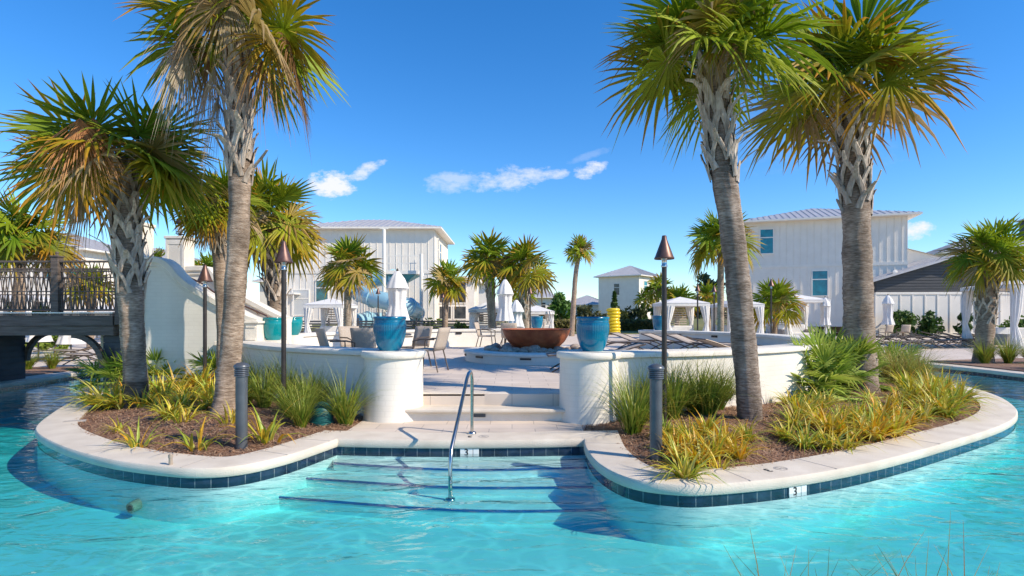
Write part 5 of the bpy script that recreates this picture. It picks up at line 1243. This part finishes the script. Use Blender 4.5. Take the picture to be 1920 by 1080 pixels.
for (px, yt) in ((720, 430), (790, 476)):
    a = at(px, yt, 35.3); m = MB(); m.tube([(a.x, 35.3, 0), (a.x, 35.3, a.z)], .11, 12); m.build('post', M_trim, ws, smooth='auto')
a = at(720, 430, 35.3); m = MB(); m.beam((a.x-.25, 35.3, a.z+.05), (a.x+.25, 35.3, a.z+.05), .1, .08); m.build('post_head', M_trim, ws)
m = MB()
for k in range(15):
    t = k/14; a = at(708, 585, 35.6); x = a.x-1.3+2.3*t; m.tube([(x, 34.6, 1.15-.9*t+.6), (x, 34.6, 2.1-.9*t+.4)], .02, 5)
m.tube([at(690, 575, 34.6), at(700, 566, 34.6), at(716, 572, 34.6), at(725, 585, 34.6)], .03, 6); m.build('stair_rail', M_trim, ws)

# yellow tubes
p = at(1150, 600, 43); ts = None
for k in range(8):
    m = MB(); 
    if ts is None:
        rows = []
        for a in range(28):
            A = 2*math.pi*a/28; rows.append([m.vert(((.38+.14*math.cos(b))*math.cos(A), (.38+.14*math.cos(b))*math.sin(A), .13*math.sin(b))) for b in [2*math.pi*j/12 for j in range(12)]])
        for a in range(28):
            for b in range(12): m.face((rows[a][b], rows[(a+1) % 28][b], rows[(a+1) % 28][(b+1) % 12], rows[a][(b+1) % 12]))
        ts = m.build('pool_tube', M_yellow, smooth=True); o = ts
    else: o = ts.copy(); col.objects.link(o)
    o.location = (p.x+rnd.uniform(-.04, .04), 43, .15+k*.245); tag(o, 'yellow inflatable pool tube in the tall stack beyond the blue urn', 'pool tube', 'stacked yellow pool tubes')

# ------------------------------------------------------------ background trees and shrubs
def leafy(name, loc, w_, h_, label, seed, n=900, c0=(.05, .12, .02), c1=(.12, .2, .03), ls=.16, trunk=True, cone=False, base=.1, cat='tree', group=None):
    r_ = random.Random(seed); root = empty(name, loc, 0, label, cat, group); m = MB()
    cl_ = [(Vector((r_.gauss(0, .28)*w_, r_.gauss(0, .28)*w_, h_*(base+(1-base)*r_.uniform(.12, .92)))), r_.uniform(.16, .3)) for _ in range(16)]
    for k in range(n):
        c, q = r_.choice(cl_)
        if cone: z = h_*(base+(1-base)*r_.random()); rad = w_*.5*(1-z/h_)*r_.uniform(.5, 1.05)+.05; a = r_.uniform(0, 6.28); p_ = Vector((rad*math.cos(a), rad*math.sin(a), z))
        else:
            d = Vector((r_.gauss(0, 1), r_.gauss(0, 1), r_.gauss(0, .8))).normalized()*q*min(w_, h_)*r_.uniform(.6, 1.1); p_ = c+d; p_.z = max(p_.z, .03)
        u_ = Vector((r_.gauss(0, 1), r_.gauss(0, 1), r_.gauss(0, 1))).normalized(); v_ = u_.cross(Vector((r_.gauss(0, 1), r_.gauss(0, 1), r_.gauss(0, 1)))).normalized()
        s_ = ls*r_.uniform(.6, 1.3); cc = lerp(c0, c1, r_.random())
        i = [m.vert(p_-u_*s_, cc), m.vert(p_+v_*s_*.45, cc), m.vert(p_+u_*s_, cc), m.vert(p_-v_*s_*.45, cc)]; m.face(i)
    m.build('crown', M_tree, root)
    m = MB(); pts_ = [(0, 0, -.1), (.02*w_, 0, h_*.4), (-.02*w_, .02, h_*.8)]; m.tube(pts_, [.035*h_+.02, .02*h_+.01, .008*h_], 7)
    for k in range(5):
        a = k*1.3; z = h_*(.3+.1*k); m.tube([(0, 0, z), (w_*.28*math.cos(a), w_*.28*math.sin(a), z+h_*.16)], [.012*h_, .005*h_], 5)
    m.build('trunk', M_bark, root)
    return root
def lp(px, ytop, D): p_ = at(px, ytop, D); return Vector((p_.x, p_.y, 0)), p_.z
for (px, yt, D, wpx, lab, kw) in (
    (1052, 541, 62, 42, 'round bright green tree left of the slender palm', dict(n=1800, ls=.25, c0=(.06, .15, .02), c1=(.13, .26, .03))),
    (1152, 547, 60, 24, 'dark pointed conifer above the yellow tube stack', dict(cone=True, n=900, ls=.2)),
    (1325, 508, 62, 36, 'dark loose pine behind the yellowing palm', dict(n=900, ls=.3, c0=(.02, .05, .03), c1=(.04, .09, .05))),
    (1228, 565, 55, 20, 'flowering slim shrub behind near torch pole', dict(n=700, ls=.15)),
    (1205, 570, 57, 26, 'conical green shrub at the distant house corner', dict(cone=True, n=800, ls=.2)),
    (1172, 580, 58, 40, 'broad dark shrub beside the yellow tube stack', dict(n=1200, ls=.22, c0=(.05, .08, .02), c1=(.12, .13, .03))),
    (1110, 575, 75, 60, 'low brushy trees beyond the lawn', dict(n=1400, ls=.3, c0=(.08, .09, .03), c1=(.16, .15, .05))),
    (808, 600, 36, 46, 'low green shrub by the porch fence', dict(n=600, ls=.12, c0=(.1, .17, .02), c1=(.25, .3, .04))),
    (865, 600, 30, 30, 'lime green shrub behind the far curved wall', dict(n=600, ls=.12, c0=(.1, .17, .02), c1=(.25, .3, .04))),
    (1693, 585, 37.4, 42, 'loose dark green shrub against white clubhouse wall, left one', dict(n=900, ls=.16)),
    (1747, 583, 37.2, 36, 'upright dark green shrub against white clubhouse wall, middle one', dict(n=1100, ls=.16, c0=(.03, .08, .015), c1=(.08, .16, .02))),
    (1806, 582, 36.9, 24, 'dark green shrub against white clubhouse wall beside cabana curtain', dict(n=800, ls=.15, c0=(.03, .08, .015), c1=(.08, .16, .02))),
    (1905, 600, 30, 50, 'green shrub inside the right edge cabana area', dict(n=700, ls=.15, c0=(.08, .15, .02), c1=(.2, .28, .04))),
    (50, 600, 24, 60, 'green bush under the bridge behind the left parasol', dict(n=900, ls=.14, c0=(.12, .2, .02), c1=(.3, .36, .05))),
    (103, 620, 22, 46, 'low lime bush between the two bridge parasols', dict(n=700, ls=.12, c0=(.14, .22, .02), c1=(.32, .38, .05))),
    (1110, 598, 50, 50, 'scrubby lawn shrub left of the yellow tubes', dict(n=500, ls=.2, c0=(.16, .15, .03), c1=(.3, .27, .06))),
    (470, 590, 46, 40, 'hazy shrub between the stair parapet and house', dict(n=600, ls=.18)),
    (45, 560, 36, 50, 'dark shrub seen through the bridge railing', dict(n=800, ls=.2))):
    l_, z_ = lp(px, yt, D); leafy('shrub' if z_ < 3 else 'tree', l_, wpx*D/FPX, z_, lab, px, cat='shrub' if z_ < 3 else 'tree', **kw)
# hedge
m = MB(); r_ = random.Random(5)
for k in range(5200):
    x = r_.uniform(3.5, 13); z = r_.uniform(.05, 1.05); y = 52+r_.uniform(-.5, .5); u_ = Vector((r_.gauss(0, 1), r_.gauss(0, 1), r_.gauss(0, 1))).normalized(); v_ = u_.orthogonal().normalized(); s_ = r_.uniform(.08, .2); p_ = Vector((x, y, z)); cc = lerp((.10, .08, .02), (.25, .22, .05), r_.random())
    i = [m.vert(p_-u_*s_, cc), m.vert(p_+v_*s_*.5, cc), m.vert(p_+u_*s_, cc), m.vert(p_-v_*s_*.5, cc)]; m.face(i)
tag(m.build('clipped_hedge', M_tree), 'low clipped olive hedge crossing behind the yellow tubes', 'hedge')
# far tree line
m = MB(); r_ = random.Random(9)
for k in range(16000):
    a = r_.uniform(-1.15, 1.15); D = r_.uniform(210, 260); x = D*math.tan(a)*.9; hmx = 4.5+3.0*noise.noise(Vector((x*.03, 1, 0)))+1.5*noise.noise(Vector((x*.12, 4, 0))); z = hmx*r_.random()**.7
    u_ = Vector((r_.gauss(0, 1), r_.gauss(0, 1), r_.gauss(0, 1))).normalized(); v_ = u_.orthogonal().normalized(); s_ = r_.uniform(.7, 1.6); p_ = Vector((x, D, z)); cc = lerp((.06, .09, .04), (.14, .15, .06), r_.random())
    i = [m.vert(p_-u_*s_, cc), m.vert(p_+v_*s_*.6, cc), m.vert(p_+u_*s_, cc), m.vert(p_-v_*s_*.6, cc)]; m.face(i)
tag(m.build('far_tree_line', M_tree), 'low line of far-off woods on the horizon', 'woods', kind='stuff')

# ------------------------------------------------------------ one label each inside a mass of look-alikes
ORD = ['leftmost', 'second', 'third', 'fourth', 'fifth', 'sixth', 'seventh', 'eighth', 'ninth', 'tenth', 'eleventh', 'twelfth']
def ordinals(group, what, where, rows=2):
    os_ = [o for o in bpy.data.objects if o.get('group') == group and not o.parent]
    os_.sort(key=lambda o: o.location.y); n = len(os_); per = -(-n//rows)
    names = {1: [''], 2: ['front row', 'back row'], 3: ['front row', 'middle row', 'back row']}[rows]
    for r_i in range(rows):
        row = sorted(os_[r_i*per:(r_i+1)*per], key=lambda o: o.location.x/o.location.y)
        for k, o in enumerate(row):
            pos = 'leftmost' if k == 0 else ('rightmost' if k == len(row)-1 else ORD[k]+' from left')
            o['label'] = ' '.join((what+', '+pos+((' in the '+names[r_i]) if rows > 1 else '')+' '+where).split())
ordinals('yellow flax lilies of the left bed', 'yellow striped flax lily', 'of the left bed', 3)
ordinals('green grasses by the left wall', 'tall green grass clump', 'against the left curved wall', 3)
ordinals('green grasses by the right wall', 'green grass clump', 'before the right curved wall', 2)
ordinals('golden flax lilies left of the leaning palm', 'golden flax lily', 'left of the leaning palm', 2)
ordinals('golden flax lilies around the stout palm', 'golden flax lily', 'around the stout right palm', 3)
ordinals('grasses at the right end of the island', 'lime gold clump', 'at the island right tip', 3)
ordinals('far bank plants below the right cabana', 'leafy green clump', 'on the far bank at right', 2)
ordinals('plants under the bridge', 'green clump', 'seen under the bridge', 1)
ordinals('loungers on the right bank deck', 'dark sling lounger', 'before the clubhouse wall', 2)
for k, o in enumerate(sorted([o for o in bpy.data.objects if o.get('group') == 'loungers inside the round plaza' and o.location.y > 13], key=lambda o: o.location.x/o.location.y)):
    o['label'] = 'taupe sling lounger inside the right curved wall, '+('leftmost' if k == 0 else 'rightmost' if k == 5 else ORD[k]+' from left')
for k, o in enumerate(sorted([o for o in bpy.data.objects if o.get('group') == 'stacked yellow pool tubes'], key=lambda o: -o.location.z)):
    o['label'] = 'yellow inflatable pool tube, '+('topmost' if k == 0 else 'lowest' if k == 7 else ORD[k]+' from the top')+' of the tall stack'

for ms_ in proto.values():
    for o in ms_:
        if o.name not in used: bpy.data.objects.remove(o)
